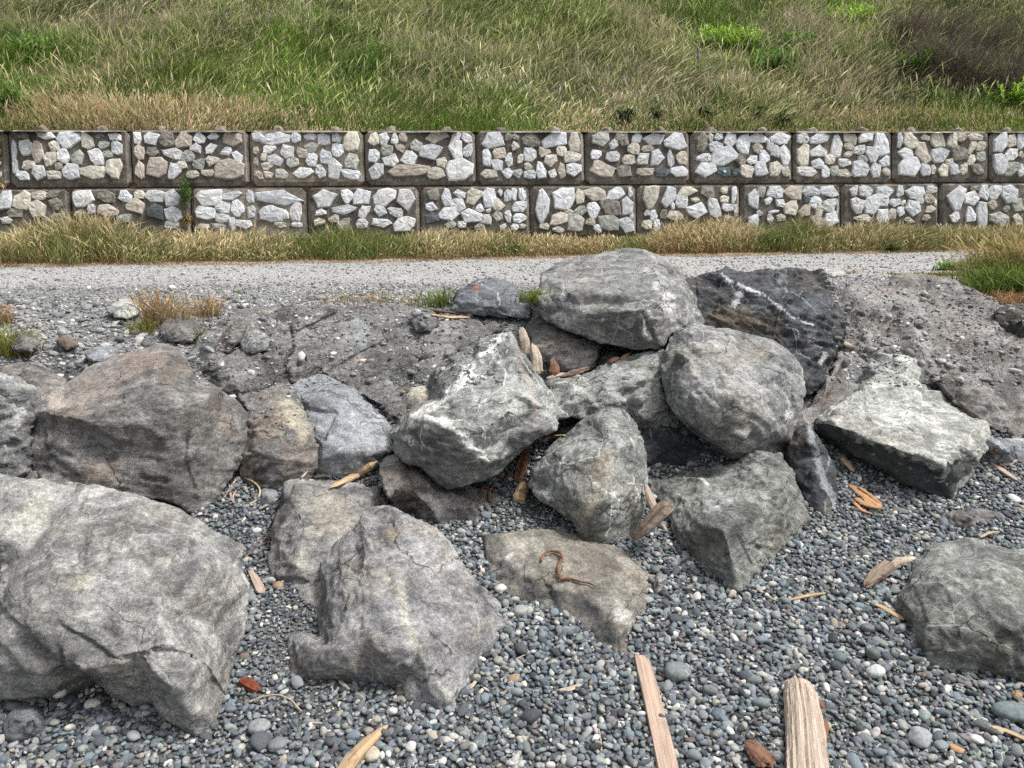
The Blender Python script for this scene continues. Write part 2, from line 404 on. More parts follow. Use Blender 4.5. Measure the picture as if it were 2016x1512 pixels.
    E = np.empty(len(em.edges) * 2, np.int32); em.edges.foreach_get('vertices', E); E = E.reshape(-1, 2)
    if not (cnt == 4).all():
        st = np.concatenate([[0], np.cumsum(cnt)[:-1]]); T = []
        q4 = Q[(st[cnt == 4][:, None] + np.arange(4))]; Qf = q4
    else: Qf = Q.reshape(-1, 4)
    ev.to_mesh_clear(); bpy.data.objects.remove(ob); bpy.data.meshes.remove(me)
    deg = np.bincount(E.ravel(), minlength=N)[:, None].clip(1)
    def lap(V):
        s = np.stack([np.bincount(E[:, 0], V[E[:, 1], k], N) + np.bincount(E[:, 1], V[E[:, 0], k], N) for k in range(3)], -1)
        return s / deg
    for _ in range(smooth): V = V * .4 + lap(V) * .6
    def normals(V):
        fn = np.cross(V[Qf[:, 2]] - V[Qf[:, 0]], V[Qf[:, 3]] - V[Qf[:, 1]])
        s = np.stack([sum(np.bincount(Qf[:, c], fn[:, k], N) for c in range(4)) for k in range(3)], -1)
        return s / (np.linalg.norm(s, axis=1, keepdims=True) + 1e-9)
    nn = normals(V); Ps = V + seed * 3.7
    # flat broken faces: slice off the most protruding corners with planes
    Vs = V.copy()
    for _ in range(30): Vs = lap(Vs)
    ns = normals(Vs); conv = ((V - Vs) * ns).sum(1); vis0 = ((CP - V) * nn).sum(1) > -.1
    size = np.linalg.norm(V[:, [0, 2]].max(0) - V[:, [0, 2]].min(0)); rs = np.random.default_rng(seed + 900)
    cand = np.where(vis0 & (conv > np.quantile(conv[vis0], .75)))[0]
    used = []
    for _ in range(cuts):
        if not len(cand): break
        i = int(rs.choice(cand)); pn = ns[i] + rs.normal(0, .22, 3); pn /= np.linalg.norm(pn)
        if any(np.linalg.norm(V[i] - u) < size * .12 for u in used): continue
        used.append(V[i].copy()); dep = rs.uniform(.006, .026) * size; h_ = V[i] @ pn - dep
        ex = V @ pn - h_; rd = np.linalg.norm(V - V[i], axis=1); wq = np.clip((dep * 2.2 - ex) / (dep * .8), 0, 1) * np.clip((size * .32 - rd) / (size * .06), 0, 1)
        V = V - pn[None] * (np.where(ex > 0, ex, 0) * wq)[:, None]
    V = V * .75 + lap(V) * .25
    nn = normals(V)
    wv = np.stack([vnoise(Ps, 5, 40 + k) for k in range(3)], -1) * .05
    rr = random.Random(seed + 77); ax = strat or (rr.uniform(-.9, .9), rr.uniform(-.5, .5), 1)
    ax = np.array(ax, float); ax /= np.linalg.norm(ax)
    Pa = Ps + (Ps @ ax)[:, None] * ax[None] * 2.2
    d = amp * .15 * fbm(Ps, 2.6, 2, seed) + fac * .40 * facets(Ps + wv * .15, fscale * .9, seed) + fac * .62 * facets(Pa + wv * .12, fscale * 1.5, seed + 50) + fac * .34 * facets(Pa + wv * .08, fscale * 3.6, seed + 60)
    r = 1 - np.abs(fbm(Ps + wv, 13, 3, seed + 3)) * 2.2
    d = d + det * .12 * r + det * .65 * fbm(Ps, 30, 4, seed + 4, .62)
    hgt = (Ps + wv * 1.2) @ ax
    Pl = Ps * .9; sv = vnoise(np.stack([hgt * 38, (Ps[:, 0]) * 2.2, Ps[:, 1] * 2.2], -1), 1, seed + 8)
    d = d + det * .45 * sv
    V = V + nn * d[:, None]
    gx, gy = V[:, 0].mean(), V[:, 1].mean()
    origin = np.array([gx, gy, V[:, 2].min()])
    col = np.zeros((N, 4), np.float32)
    if stains_shade:  # surface marks, plus dark patches painting shade on some faces
        Pj = proj(V)
        nn2 = normals(V); vis = ((CP - V) * nn2).sum(1) > 0
        for (kind, pts, rad, rgb, al) in stains_shade:
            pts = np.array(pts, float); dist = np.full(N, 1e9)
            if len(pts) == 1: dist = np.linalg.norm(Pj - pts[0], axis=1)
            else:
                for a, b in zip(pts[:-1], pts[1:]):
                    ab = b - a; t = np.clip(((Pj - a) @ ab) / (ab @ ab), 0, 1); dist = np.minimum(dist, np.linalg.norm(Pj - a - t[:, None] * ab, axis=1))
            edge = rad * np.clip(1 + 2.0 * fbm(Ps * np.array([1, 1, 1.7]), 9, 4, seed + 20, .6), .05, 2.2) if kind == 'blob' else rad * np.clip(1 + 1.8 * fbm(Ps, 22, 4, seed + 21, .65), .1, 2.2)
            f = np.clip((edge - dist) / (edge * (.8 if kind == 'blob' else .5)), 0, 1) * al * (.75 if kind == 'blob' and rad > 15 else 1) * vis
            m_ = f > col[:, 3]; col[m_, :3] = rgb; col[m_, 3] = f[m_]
    me = mesh_np(name, V - origin, Qf, col, True, mat)
    o = link(name, me, None, origin); tag(o, label, cat, group)
    ROCKS.append((o, V, Qf))
    return o
g = None
K = dict
M_light = rock_mat('lichen_grey_rock', (.125, .125, .125), (.25, .25, .245), (.41, .40, .375), blotch=.8, vein=.2, warm=(.36, .32, .24), warm_amt=.25, streak=.7, crack=.4)
M_grey = rock_mat('mid_grey_rock', (.10, .102, .105), (.225, .228, .23), (.43, .43, .41), blotch=.65, vein=.35, warm=(.24, .21, .16), warm_amt=.3, streak=.7)
M_brown = rock_mat('brownish_grey_rock', (.08, .077, .076), (.18, .172, .165), (.34, .33, .31), blotch=.5, vein=.15, warm=(.2, .155, .12), warm_amt=.55, streak=.8)
M_green = rock_mat('greenish_grey_rock', (.09, .094, .088), (.19, .197, .183), (.38, .39, .36), blotch=.5, vein=.25, warm=(.2, .19, .13), warm_amt=.3, streak=.9)
M_quartz = rock_mat('quartz_streaked_rock', (.11, .114, .11), (.24, .247, .237), (.46, .47, .45), blotch=.55, vein=.8, warm=(.24, .22, .16), warm_amt=.25, streak=.8, vein_scale=5)
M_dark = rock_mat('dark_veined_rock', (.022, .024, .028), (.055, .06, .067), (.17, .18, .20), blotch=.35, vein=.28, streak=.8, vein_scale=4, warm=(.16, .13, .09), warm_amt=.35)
M_blue = rock_mat('pale_bluish_slab', (.17, .18, .195), (.27, .285, .30), (.42, .43, .44), blotch=.55, vein=.3, streak=.5)
M_white = rock_mat('pale_streaked_slab', (.20, .205, .20), (.36, .37, .35), (.55, .55, .50), blotch=.7, vein=.5, warm=(.42, .38, .28), warm_amt=.25, streak=.8)
M_grit = rock_mat('gritty_grouted_mass', (.085, .084, .082), (.19, .187, .183), (.36, .355, .345), blotch=.7, vein=0, warm=(.17, .145, .125), warm_amt=.35, streak=.5, grit=.75, bumpd=.016, crack=1.0)
M_grit2 = rock_mat('pale_gritty_mass', (.11, .106, .103), (.25, .243, .235), (.43, .42, .40), blotch=.75, vein=0, warm=(.19, .145, .12), warm_amt=.5, streak=.5, grit=.8, bumpd=.014)
WHT = (.62, .61, .58); CRM = (.50, .45, .34); PINK = (.36, .29, .25); DRK = (.035, .037, .042); OCH = (.33, .25, .15)
LCH = (.43, .42, .33)

rock('boulder', 'huge pale lichen-mottled boulder filling the lower left corner of the view',
  [(-130, 950, 2.5), (0, 935, 2.5), (60, 945, 2.5), (120, 940, 2.52), (180, 955, 2.5), (260, 975, 2.5), (340, 1000, 2.47), (395, 1030, 2.42), (430, 1055, 2.4), (478, 1078, 2.38), (470, 1112, 2.34), (492, 1150, 2.3), (489, 1190, 2.27), (480, 1240, 2.2), (462, 1290, 2.12), (445, 1360, g), (420, 1410, g), (375, 1436, g), (330, 1428, g), (250, 1408, g), (205, 1385, g), (180, 1358, g), (120, 1365, g), (60, 1385, g), (-130, 1360, g)],
  [(150, 1060, 2.22), (300, 1075, 2.2), (400, 1130, 2.12), (445, 1190, 2.12), (200, 1180, 2.0), (330, 1230, 1.93), (30, 1080, 2.2), (60, 1200, 1.96), (110, 1290, 1.87), (200, 1330, 1.84), (300, 1330, 1.83), (390, 1300, 1.9), (360, 1370, 1.83), (-20, 1300, 1.93)],
  thick=.45, mat=M_light, voxel=.009, amp=.03, fac=.013, fscale=4, seed=1, det=.007, cuts=16, strat=(.7, .2, .7),
  stains_shade=[('blob', [(430, 1170)], 9, DRK, .9), ('blob', [(405, 1075), (340, 1010)], 22, WHT, .25), ('blob', [(150, 1140)], 45, CRM, .5), ('blob', [(60, 1010)], 50, LCH, .4), ('line', [(330, 1180), (420, 1260), (430, 1330)], 10, (.42, .42, .40), .35)])
rock('boulder', 'broad brownish boulder with a pinkish ridged top behind the lower left one',
  [(42, 850, 3.02), (60, 800, 3.1), (110, 770, 3.2), (150, 745, 3.3), (185, 720, 3.42), (240, 700, 3.5), (310, 680, 3.6), (345, 685, 3.6), (375, 720, 3.5), (395, 745, 3.42), (440, 770, 3.38), (488, 815, 3.3), (490, 860, 3.2), (472, 910, 3.1), (440, 960, 2.98), (388, 1003, g), (330, 985, 2.82), (170, 975, 2.75), (100, 960, 2.8), (60, 930, 2.88), (40, 890, 2.95)],
  [(80, 815, 2.96), (160, 832, 2.86), (250, 818, 2.83), (345, 785, 2.88), (400, 772, 3.0), (300, 740, 3.16), (180, 775, 3.1), (350, 880, 2.86), (200, 900, 2.84), (400, 930, 2.92), (425, 850, 3.04), (110, 890, 2.9)],
  thick=.4, mat=M_brown, voxel=.010, amp=.02, fac=.011, fscale=5, seed=2, cuts=24, strat=(.35, .2, 1),
  stains_shade=[('blob', [(170, 770), (260, 730), (330, 705)], 34, PINK, .42), ('blob', [(110, 790)], 22, (.45, .38, .32), .6), ('line', [(372, 850), (366, 905), (385, 960)], 4, DRK, .8), ('blob', [(400, 770)], 25, (.3, .3, .29), .5)])
rock('boulder', 'low rounded grey boulder at the left edge, behind the tallest left edge rock',
  [(-70, 730, 3.4), (0, 722, 3.42), (60, 715, 3.45), (100, 730, 3.45), (132, 757, 3.4), (115, 785, 3.3), (60, 810, 3.2), (-70, 850, 3.2)], [(40, 750, 3.3), (90, 755, 3.3)], thick=.3, mat=M_brown, voxel=.012, seed=3)
rock('boulder', 'dark grey boulder cut off by the left edge, leaning on the pinkish topped boulder',
  [(-90, 745, 3.15), (0, 735, 3.15), (40, 745, 3.15), (70, 770, 3.1), (85, 800, 3.05), (50, 850, 2.95), (65, 900, 2.92), (45, 940, 2.85), (0, 960, 2.8), (-90, 970, 2.75)],
  [(30, 800, 2.95), (0, 870, 2.85), (40, 850, 2.88), (-30, 790, 2.98)], thick=.35, mat=M_grey, voxel=.011, seed=4, fac=.022)
rock('boulder', 'shadowed brown rock wedged low between three left hand boulders',
  [(0, 915, 2.98), (60, 905, 2.98), (130, 930, 2.97), (180, 965, 2.95), (150, 1010, 2.9), (0, 1000, 2.85), (-30, 960, 2.9)], [(80, 950, 2.86)], thick=.2, mat=M_brown, voxel=.013, seed=5)
rock('boulder', 'brown topped cracked rock left of the pale bluish slab',
  [(452, 765, 3.5), (480, 750, 3.55), (555, 742, 3.55), (578, 765, 3.5), (592, 800, 3.42), (613, 842, 3.32), (628, 880, 3.25), (626, 915, 3.12), (604, 948, g), (560, 955, g), (520, 958, g), (480, 935, g), (462, 905, 3.1), (488, 860, 3.2), (490, 810, 3.32)],
  [(500, 850, 3.15), (560, 900, 3.05), (612, 870, 3.14), (540, 800, 3.3), (500, 905, 3.06)], thick=.35, mat=M_brown, voxel=.011, seed=6,
  stains_shade=[('blob', [(560, 790), (600, 850)], 26, CRM, .6), ('blob', [(535, 925)], 22, (.06, .065, .075), .7)])
rock('rock_slab', 'pale bluish smooth slab leaning between the cracked rock and the quartz ridged boulder',
  [(574, 750, 3.62), (598, 738, 3.65), (632, 736, 3.66), (682, 758, 3.6), (745, 808, 3.5), (772, 850, 3.4), (777, 895, 3.25), (750, 918, 3.12), (700, 932, g), (655, 940, g), (625, 935, 3.1), (630, 880, 3.2), (602, 815, 3.42)],
  [(640, 890, 3.1), (700, 885, 3.1), (755, 880, 3.14), (660, 800, 3.38)], thick=.3, mat=M_blue, voxel=.010, amp=.012, fac=.010, seed=7, det=.005, cat='slab',
  stains_shade=[('line', [(720, 905), (770, 895)], 12, (.08, .08, .075), .8)])
rock('grouted_ledge', 'wide gritty brown grouted ledge along the path edge left of centre',
  [(352, 700, 3.72), (390, 664, 3.85), (430, 640, 3.95), (470, 612, 4.15), (540, 604, 4.25), (640, 600, 4.3), (760, 598, 4.32), (850, 604, 4.3), (950, 612, 4.25), (1015, 622, 4.15), (1005, 645, 4.0), (950, 665, 3.92), (900, 690, 3.82), (850, 735, 3.7), (815, 770, 3.6), (800, 800, 3.5), (810, 830, 3.38), (785, 840, 3.32), (750, 822, 3.4), (700, 785, 3.5), (645, 745, 3.6), (580, 755, 3.5), (540, 765, 3.45), (480, 775, 3.42), (440, 772, 3.45), (395, 748, 3.52)],
  [(500, 680, 3.82), (620, 680, 3.8), (740, 650, 3.95), (700, 720, 3.68), (760, 760, 3.56), (900, 640, 4.02), (560, 725, 3.6), (830, 690, 3.82), (440, 720, 3.62), (860, 650, 3.9), (820, 630, 4.08), (650, 630, 4.1)],
  thick=.5, mat=M_grit, voxel=.012, amp=.03, fac=.02, fscale=6, seed=8, det=.010, cat='ledge',
  stains_shade=[('blob', [(712, 640), (716, 690)], 20, (.24, .27, .28), .8), ('blob', [(708, 715)], 20, (.5, .42, .32), .8), ('line', [(572, 640), (580, 680), (560, 720), (575, 760)], 3.5, (.015, .013, .012), 1), ('line', [(575, 655), (610, 640), (660, 615)], 3, (.015, .013, .012), 1), ('blob', [(437, 715)], 7, (.7, .7, .68), 1)])
rock('boulder', 'sharp central boulder with white quartz ridges, pointed at the top',
  [(770, 855, 2.98), (800, 815, 3.05), (845, 780, 3.15), (842, 745, 3.3), (880, 710, 3.35), (930, 682, 3.38), (975, 655, 3.35), (990, 648, 3.3), (1003, 652, 3.28), (1030, 700, 3.2), (1062, 742, 3.12), (1082, 765, 3.08), (1097, 835, 3.0), (1090, 848, 2.97), (1045, 868, 2.92), (1012, 900, 2.9), (985, 925, 2.9), (965, 945, 2.9), (912, 968, 2.86), (882, 960, 2.88), (850, 940, 2.9), (815, 918, 2.93), (778, 895, 2.96)],
  [(990, 662, 3.24), (960, 680, 3.2), (938, 712, 3.08), (905, 760, 2.98), (850, 800, 2.95), (820, 828, 2.88), (860, 838, 2.80), (920, 850, 2.76), (965, 910, 2.78), (1010, 700, 3.1), (1040, 780, 2.96), (1080, 835, 2.92), (990, 820, 2.82), (900, 900, 2.8), (1010, 740, 3.0)],
  thick=.42, mat=M_quartz, voxel=.009, amp=.012, fac=.012, fscale=6, seed=9, det=.006, smooth=1, shrink=.3,
  stains_shade=[('line', [(992, 660), (962, 690), (938, 705), (908, 755), (870, 790), (822, 815)], 11, WHT, 1), ('line', [(838, 822), (872, 828), (905, 855), (935, 880), (962, 908)], 9, WHT, 1), ('line', [(962, 690), (985, 700), (1000, 690)], 5, WHT, .9), ('line', [(905, 760), (935, 720), (965, 705)], 4, WHT, .8), ('line', [(860, 870), (900, 880), (940, 895)], 3, WHT, .5), ('line', [(1020, 700), (1045, 770), (1062, 830)], 8, (.34, .29, .26), .5)])
rock('rock_slab', 'low brownish slab lying under the quartz ridged boulder',
  [(752, 905, 3.02), (775, 892, 3.05), (825, 920, 3.05), (880, 950, 3.02), (960, 968, 3.0), (985, 985, 2.95), (960, 1005, g), (915, 1022, g), (870, 1030, g), (830, 1015, g), (795, 1000, g), (765, 975, 2.78), (750, 935, 2.9)],
  [(790, 950, 2.82), (840, 985, 2.76), (900, 985, 2.84), (820, 935, 2.92)], thick=.2, mat=M_brown, voxel=.010, fac=.012, seed=10, cat='slab')
rock('boulder', 'dark sided light topped block just behind the front centre boulder',
  [(562, 952, 2.92), (580, 946, 2.95), (640, 950, 2.96), (700, 955, 2.97), (757, 962, 2.97), (765, 1000, 2.9), (790, 1040, 2.75), (720, 1110, 2.55), (640, 1140, 2.46), (600, 1160, g), (560, 1147, g), (524, 1130, g), (535, 1070, 2.6), (548, 1010, 2.75)],
  [(592, 975, 2.80), (577, 1030, 2.64), (560, 1085, 2.52), (650, 1000, 2.75), (720, 1000, 2.78), (640, 1070, 2.55), (600, 1110, 2.47)], thick=.3, mat=M_light, voxel=.010, fac=.014, seed=11, smooth=1,
  stains_shade=[('blob', [(565, 985), (550, 1040)], 14, (.05, .05, .055), .8), ('blob', [(650, 1010)], 50, (.40, .36, .28), .5)])  # near-black blob paints the shade of the left face
rock('boulder', 'large pale grey boulder at front centre with a notch in its left side',
  [(735, 995, 2.62), (760, 988, 2.64), (800, 1015, 2.62), (850, 1035, 2.58), (885, 1072, 2.52), (900, 1105, 2.48), (945, 1152, 2.42), (990, 1200, 2.36), (996, 1238, 2.3), (985, 1280, 2.24), (970, 1318, g), (932, 1360, g), (905, 1385, g), (860, 1380, g), (800, 1372, g), (768, 1342, g), (700, 1345, g), (650, 1340, g), (600, 1338, g), (562, 1308, g), (555, 1275, 2.2), (575, 1250, 2.2), (598, 1232, 2.26), (622, 1215, 2.32), (598, 1192, 2.36), (575, 1165, 2.42), (600, 1130, 2.5), (655, 1080, 2.54), (700, 1040, 2.58), (718, 1005, 2.6)],
  [(770, 1030, 2.5), (740, 1060, 2.42), (860, 1080, 2.42), (820, 1130, 2.3), (700, 1130, 2.28), (750, 1200, 2.1), (880, 1180, 2.26), (940, 1240, 2.18), (680, 1240, 2.08), (840, 1270, 2.0), (900, 1320, 1.98), (760, 1290, 1.96), (640, 1285, 2.0), (600, 1285, 2.06), (860, 1350, 1.98), (660, 1180, 2.24), (800, 1340, 2.0), (715, 1250, 2.02)],
  thick=.42, mat=rock_mat('violet_grey_rock', (.12, .12, .125), (.24, .238, .24), (.39, .38, .365), blotch=.7, vein=.25, warm=(.33, .28, .21), warm_amt=.4, streak=.8, dirx=(10, 80, 20)), voxel=.009, amp=.02, fac=.014, fscale=5, seed=12, det=.007, cuts=22, strat=(.9, .2, .4),
  stains_shade=[('blob', [(770, 1040)], 22, (.30, .24, .16), .6), ('line', [(790, 1150), (800, 1220), (830, 1300), (880, 1370)], 12, LCH, .3), ('blob', [(640, 1200)], 18, (.07, .07, .08), .5), ('blob', [(890, 1230)], 45, (.17, .165, .155), .5)])  # blue-black blob puts the shade of the notch into the colour
rock('rock_slab', 'flat brown slab bearing a curled rusty root, half sunk in pebbles',
  [(945, 1055, -.05), (1000, 1050, -.07), (1060, 1042, -.06), (1130, 1055, -.05), (1200, 1075, -.05), (1268, 1100, -.03), (1281, 1135, -.025), (1270, 1180, -.025), (1260, 1230, -.02), (1238, 1282, g), (1190, 1262, g), (1120, 1216, g), (1060, 1186, g), (1000, 1164, g), (962, 1132, g), (945, 1085, g)],
  [(985, 1080, -.065), (1000, 1112, -.065), (1080, 1150, -.07), (1150, 1168, -.07), (1200, 1210, -.06), (1100, 1090, -.08), (1220, 1140, -.055), (1240, 1190, -.045), (1225, 1240, -.045)],
  thick=.2, mat=rock_mat('tan_grey_slab', (.12, .113, .10), (.235, .222, .195), (.40, .38, .33), blotch=.5, vein=.15, warm=(.27, .22, .16), warm_amt=.4, streak=.6), voxel=.009, amp=.008, fac=.008, fscale=6, seed=13, det=.005, cat='slab',
  stains_shade=[('blob', [(1000, 1095)], 13, WHT, .7), ('blob', [(1225, 1212)], 17, WHT, .7), ('blob', [(1130, 1190)], 20, CRM, .4), ('blob', [(1170, 1120)], 70, (.23, .20, .165), .45), ('line', [(985, 1110), (1060, 1170), (1150, 1190), (1210, 1260)], 16, (.085, .09, .095), .6)])  # last line paints shade along the lower-left side face
rock('boulder', 'upright rounded boulder with ochre and white mottling, right of centre',
  [(1052, 925, 2.95), (1075, 890, 3.0), (1110, 858, 3.05), (1150, 825, 3.08), (1190, 803, 3.1), (1235, 808, 3.08), (1255, 838, 3.0), (1266, 890, 2.92), (1269, 960, 2.82), (1263, 1012, 2.72), (1242, 1045, g), (1200, 1062, g), (1155, 1057, g), (1132, 1030, 2.68), (1100, 1002, 2.75), (1065, 985, 2.82), (1045, 955, 2.9)],
  [(1120, 900, 2.82), (1115, 960, 2.74), (1190, 830, 2.92), (1200, 900, 2.74), (1235, 870, 2.82), (1190, 980, 2.62), (1150, 1010, 2.62), (1240, 970, 2.72), (1140, 1040, 2.62)],
  thick=.35, mat=M_quartz, voxel=.009, amp=.02, fac=.013, fscale=6, seed=14, det=.006,
  stains_shade=[('blob', [(1190, 900), (1180, 960), (1160, 1010)], 26, (.30, .25, .18), .65), ('blob', [(1225, 1000)], 22, (.48, .49, .46), .6), ('blob', [(1075, 940), (1100, 900)], 24, (.06, .062, .066), .7), ('blob', [(1208, 824)], 5, (.35, .12, .05), .9), ('line', [(1110, 900), (1100, 925)], 3, WHT, .8), ('line', [(1170, 950), (1220, 985)], 2.5, WHT, .8)])  # near-black blob is painted shade on the left facet
rock('boulder', 'angular greenish grey block whose lower corner points into the pebbles, right of centre',
  [(1278, 958, 3.0), (1292, 938, 3.08), (1380, 926, 3.1), (1440, 915, 3.12), (1470, 895, 3.12), (1498, 886, 3.1), (1535, 893, 3.05), (1563, 930, 2.98), (1572, 975, 2.92), (1606, 1022, g), (1560, 1068, g), (1500, 1120, g), (1458, 1166, g), (1415, 1140, g), (1370, 1095, g), (1335, 1065, g), (1325, 1025, 2.75), (1295, 985, 2.88)],
  [(1350, 1035, 2.62), (1400, 1032, 2.52), (1425, 1045, 2.46), (1440, 1100, 2.42), (1500, 1000, 2.64), (1530, 940, 2.82), (1460, 960, 2.78), (1380, 970, 2.78), (1545, 1010, 2.7), (1500, 905, 2.95)],
  thick=.35, mat=M_green, voxel=.009, amp=.014, fac=.014, fscale=6, seed=15, smooth=1, det=.007, strat=(.6, .1, 1),
  stains_shade=[('blob', [(1360, 1040)], 9, WHT, .8), ('line', [(1450, 1050), (1480, 1110)], 2.5, DRK, .9), ('line', [(1380, 940), (1395, 955)], 4, WHT, .7), ('blob', [(1490, 925)], 20, (.3, .31, .28), .6), ('line', [(1380, 1010), (1440, 985)], 6, (.36, .39, .38), .6)])
rock('boulder', 'large rounded mottled boulder resting under the topmost one, right of centre',
  [(1318, 668, 3.5), (1335, 648, 3.55), (1370, 640, 3.6), (1440, 652, 3.62), (1520, 672, 3.6), (1558, 700, 3.55), (1578, 730, 3.5), (1580, 780, 3.42), (1568, 835, 3.32), (1548, 885, 3.22), (1500, 905, 3.15), (1450, 908, 3.15), (1400, 882, 3.15), (1350, 842, 3.2), (1318, 795, 3.25), (1305, 740, 3.35), (1306, 695, 3.42)],
  [(1350, 700, 3.25), (1440, 700, 3.25), (1530, 730, 3.28), (1360, 780, 3.08), (1450, 780, 3.02), (1530, 810, 3.12), (1420, 850, 3.0), (1480, 870, 3.02)],
  thick=.4, mat=M_grey, voxel=.010, amp=.02, fac=.012, fscale=5, seed=16, det=.006, cuts=46,
  stains_shade=[('blob', [(1370, 740)], 28, (.46, .44, .40), .65), ('blob', [(1425, 720), (1500, 700)], 22, (.30, .27, .2), .5), ('line', [(1412, 725), (1425, 760)], 4, DRK, .6), ('blob', [(1552, 818)], 8, (.6, .6, .6), .8), ('blob', [(1540, 860)], 14, (.2, .2, .2), .7)])
rock('boulder', 'topmost massive grey boulder standing out against the path',
  [(1064, 570, 3.95), (1066, 540, 4.1), (1100, 520, 4.2), (1150, 500, 4.25), (1200, 490, 4.3), (1250, 493, 4.3), (1300, 506, 4.25), (1340, 530, 4.15), (1366, 580, 4.0), (1386, 630, 3.85), (1388, 655, 3.75), (1345, 640, 3.68), (1318, 655, 3.62), (1304, 682, 3.58), (1250, 687, 3.58), (1185, 672, 3.6), (1120, 650, 3.66), (1075, 628, 3.72), (1046, 600, 3.78), (1050, 585, 3.82)],
  [(1068, 582, 3.78), (1120, 577, 3.72), (1180, 565, 3.7), (1240, 530, 3.82), (1290, 515, 3.95), (1240, 600, 3.55), (1180, 620, 3.56), (1310, 600, 3.58), (1290, 650, 3.48), (1350, 590, 3.7), (1130, 540, 3.98), (1200, 510, 4.08)],
  thick=.45, mat=M_grey, voxel=.011, amp=.018, fac=.011, fscale=5, seed=17, smooth=1, det=.006, cuts=46,
  stains_shade=[('blob', [(1310, 585), (1320, 610)], 18, WHT, .85), ('blob', [(1290, 565)], 10, WHT, .6), ('blob', [(1240, 640)], 14, WHT, .35), ('blob', [(1180, 600)], 50, (.29, .28, .24), .5), ('blob', [(1120, 610)], 28, (.06, .062, .065), .6), ('blob', [(1072, 550)], 10, WHT, .5), ('blob', [(1120, 545)], 28, (.12, .125, .12), .6)])  # near-black blob colours in shade on the overhanging lower-left face
rock('boulder', 'dark slate boulder with bright white quartz streaks, behind the rounded boulder',
  [(1350, 545, 4.25), (1400, 535, 4.3), (1425, 532, 4.3), (1500, 534, 4.3), (1560, 532, 4.3), (1618, 532, 4.3), (1640, 570, 4.15), (1659, 622, 4.0), (1656, 680, 3.85), (1630, 740, 3.7), (1600, 775, 3.6), (1560, 785, 3.58), (1500, 700, 3.75), (1420, 660, 3.85), (1380, 640, 3.9), (1362, 590, 4.05)],
  [(1440, 560, 4.1), (1520, 590, 3.95), (1600, 620, 3.85), (1620, 690, 3.75), (1560, 680, 3.72), (1450, 620, 3.92), (1590, 560, 4.1), (1575, 740, 3.58)],
  thick=.35, mat=M_dark, voxel=.010, amp=.012, fac=.024, fscale=7, seed=18, smooth=1, det=.007,
  stains_shade=[('line', [(1422, 540), (1440, 555), (1475, 570), (1505, 582)], 5, (.55, .56, .58), .65), ('line', [(1500, 578), (1530, 600), (1560, 625), (1600, 640)], 3.5, (.6, .62, .65), .9), ('line', [(1455, 580), (1445, 600)], 8, (.4, .41, .42), .8), ('blob', [(1540, 550)], 20, (.35, .38, .42), .6), ('blob', [(1420, 620), (1500, 640)], 34, (.11, .09, .065), .85), ('blob', [(1590, 600)], 28, (.22, .24, .28), .55), ('line', [(1600, 640), (1570, 625)], 3, WHT, .6), ('line', [(1625, 700), (1615, 715)], 5, WHT, .9)])
rock('rock_slab', 'dark greenish ledge rock in the recess between the quartz ridged and rounded boulders',
  [(1078, 752, 3.5), (1100, 740, 3.55), (1160, 735, 3.55), (1210, 712, 3.6), (1250, 700, 3.62), (1300, 690, 3.62), (1345, 720, 3.55), (1350, 820, 3.4), (1310, 872, 3.32), (1262, 842, 3.3), (1240, 815, 3.3), (1180, 822, 3.25), (1130, 820, 3.22), (1095, 828, 3.22), (1078, 800, 3.3)],
  [(1130, 770, 3.3), (1200, 750, 3.32), (1270, 740, 3.34), (1170, 800, 3.2), (1270, 800, 3.25)], thick=.3, mat=M_quartz, voxel=.012, fac=.02, seed=19, cat='slab')
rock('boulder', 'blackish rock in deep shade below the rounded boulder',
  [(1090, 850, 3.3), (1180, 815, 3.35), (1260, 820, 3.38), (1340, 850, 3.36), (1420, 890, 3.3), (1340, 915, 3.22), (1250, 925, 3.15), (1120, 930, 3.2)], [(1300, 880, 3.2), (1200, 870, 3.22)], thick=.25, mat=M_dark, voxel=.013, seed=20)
rock('boulder', 'brown rock tucked beneath the left overhang of the topmost boulder',
  [(1038, 640, 3.85), (1065, 620, 3.9), (1120, 640, 3.85), (1180, 668, 3.8), (1176, 700, 3.7), (1168, 722, 3.62), (1110, 732, 3.6), (1075, 715, 3.65), (1050, 690, 3.7)], [(1100, 670, 3.68), (1140, 700, 3.62)], thick=.3, mat=M_brown, voxel=.012, seed=21,
  stains_shade=[('blob', [(1155, 700)], 18, (.33, .31, .27), .7)])
rock('boulder', 'rock with a reddish top in the dark gap under the topmost boulder',
  [(1175, 720, 3.75), (1185, 700, 3.78), (1215, 690, 3.8), (1220, 715, 3.72), (1190, 730, 3.7)], [(1200, 708, 3.7)], thick=.15, mat=M_brown, voxel=.012, seed=22, fac=.008, amp=.01)
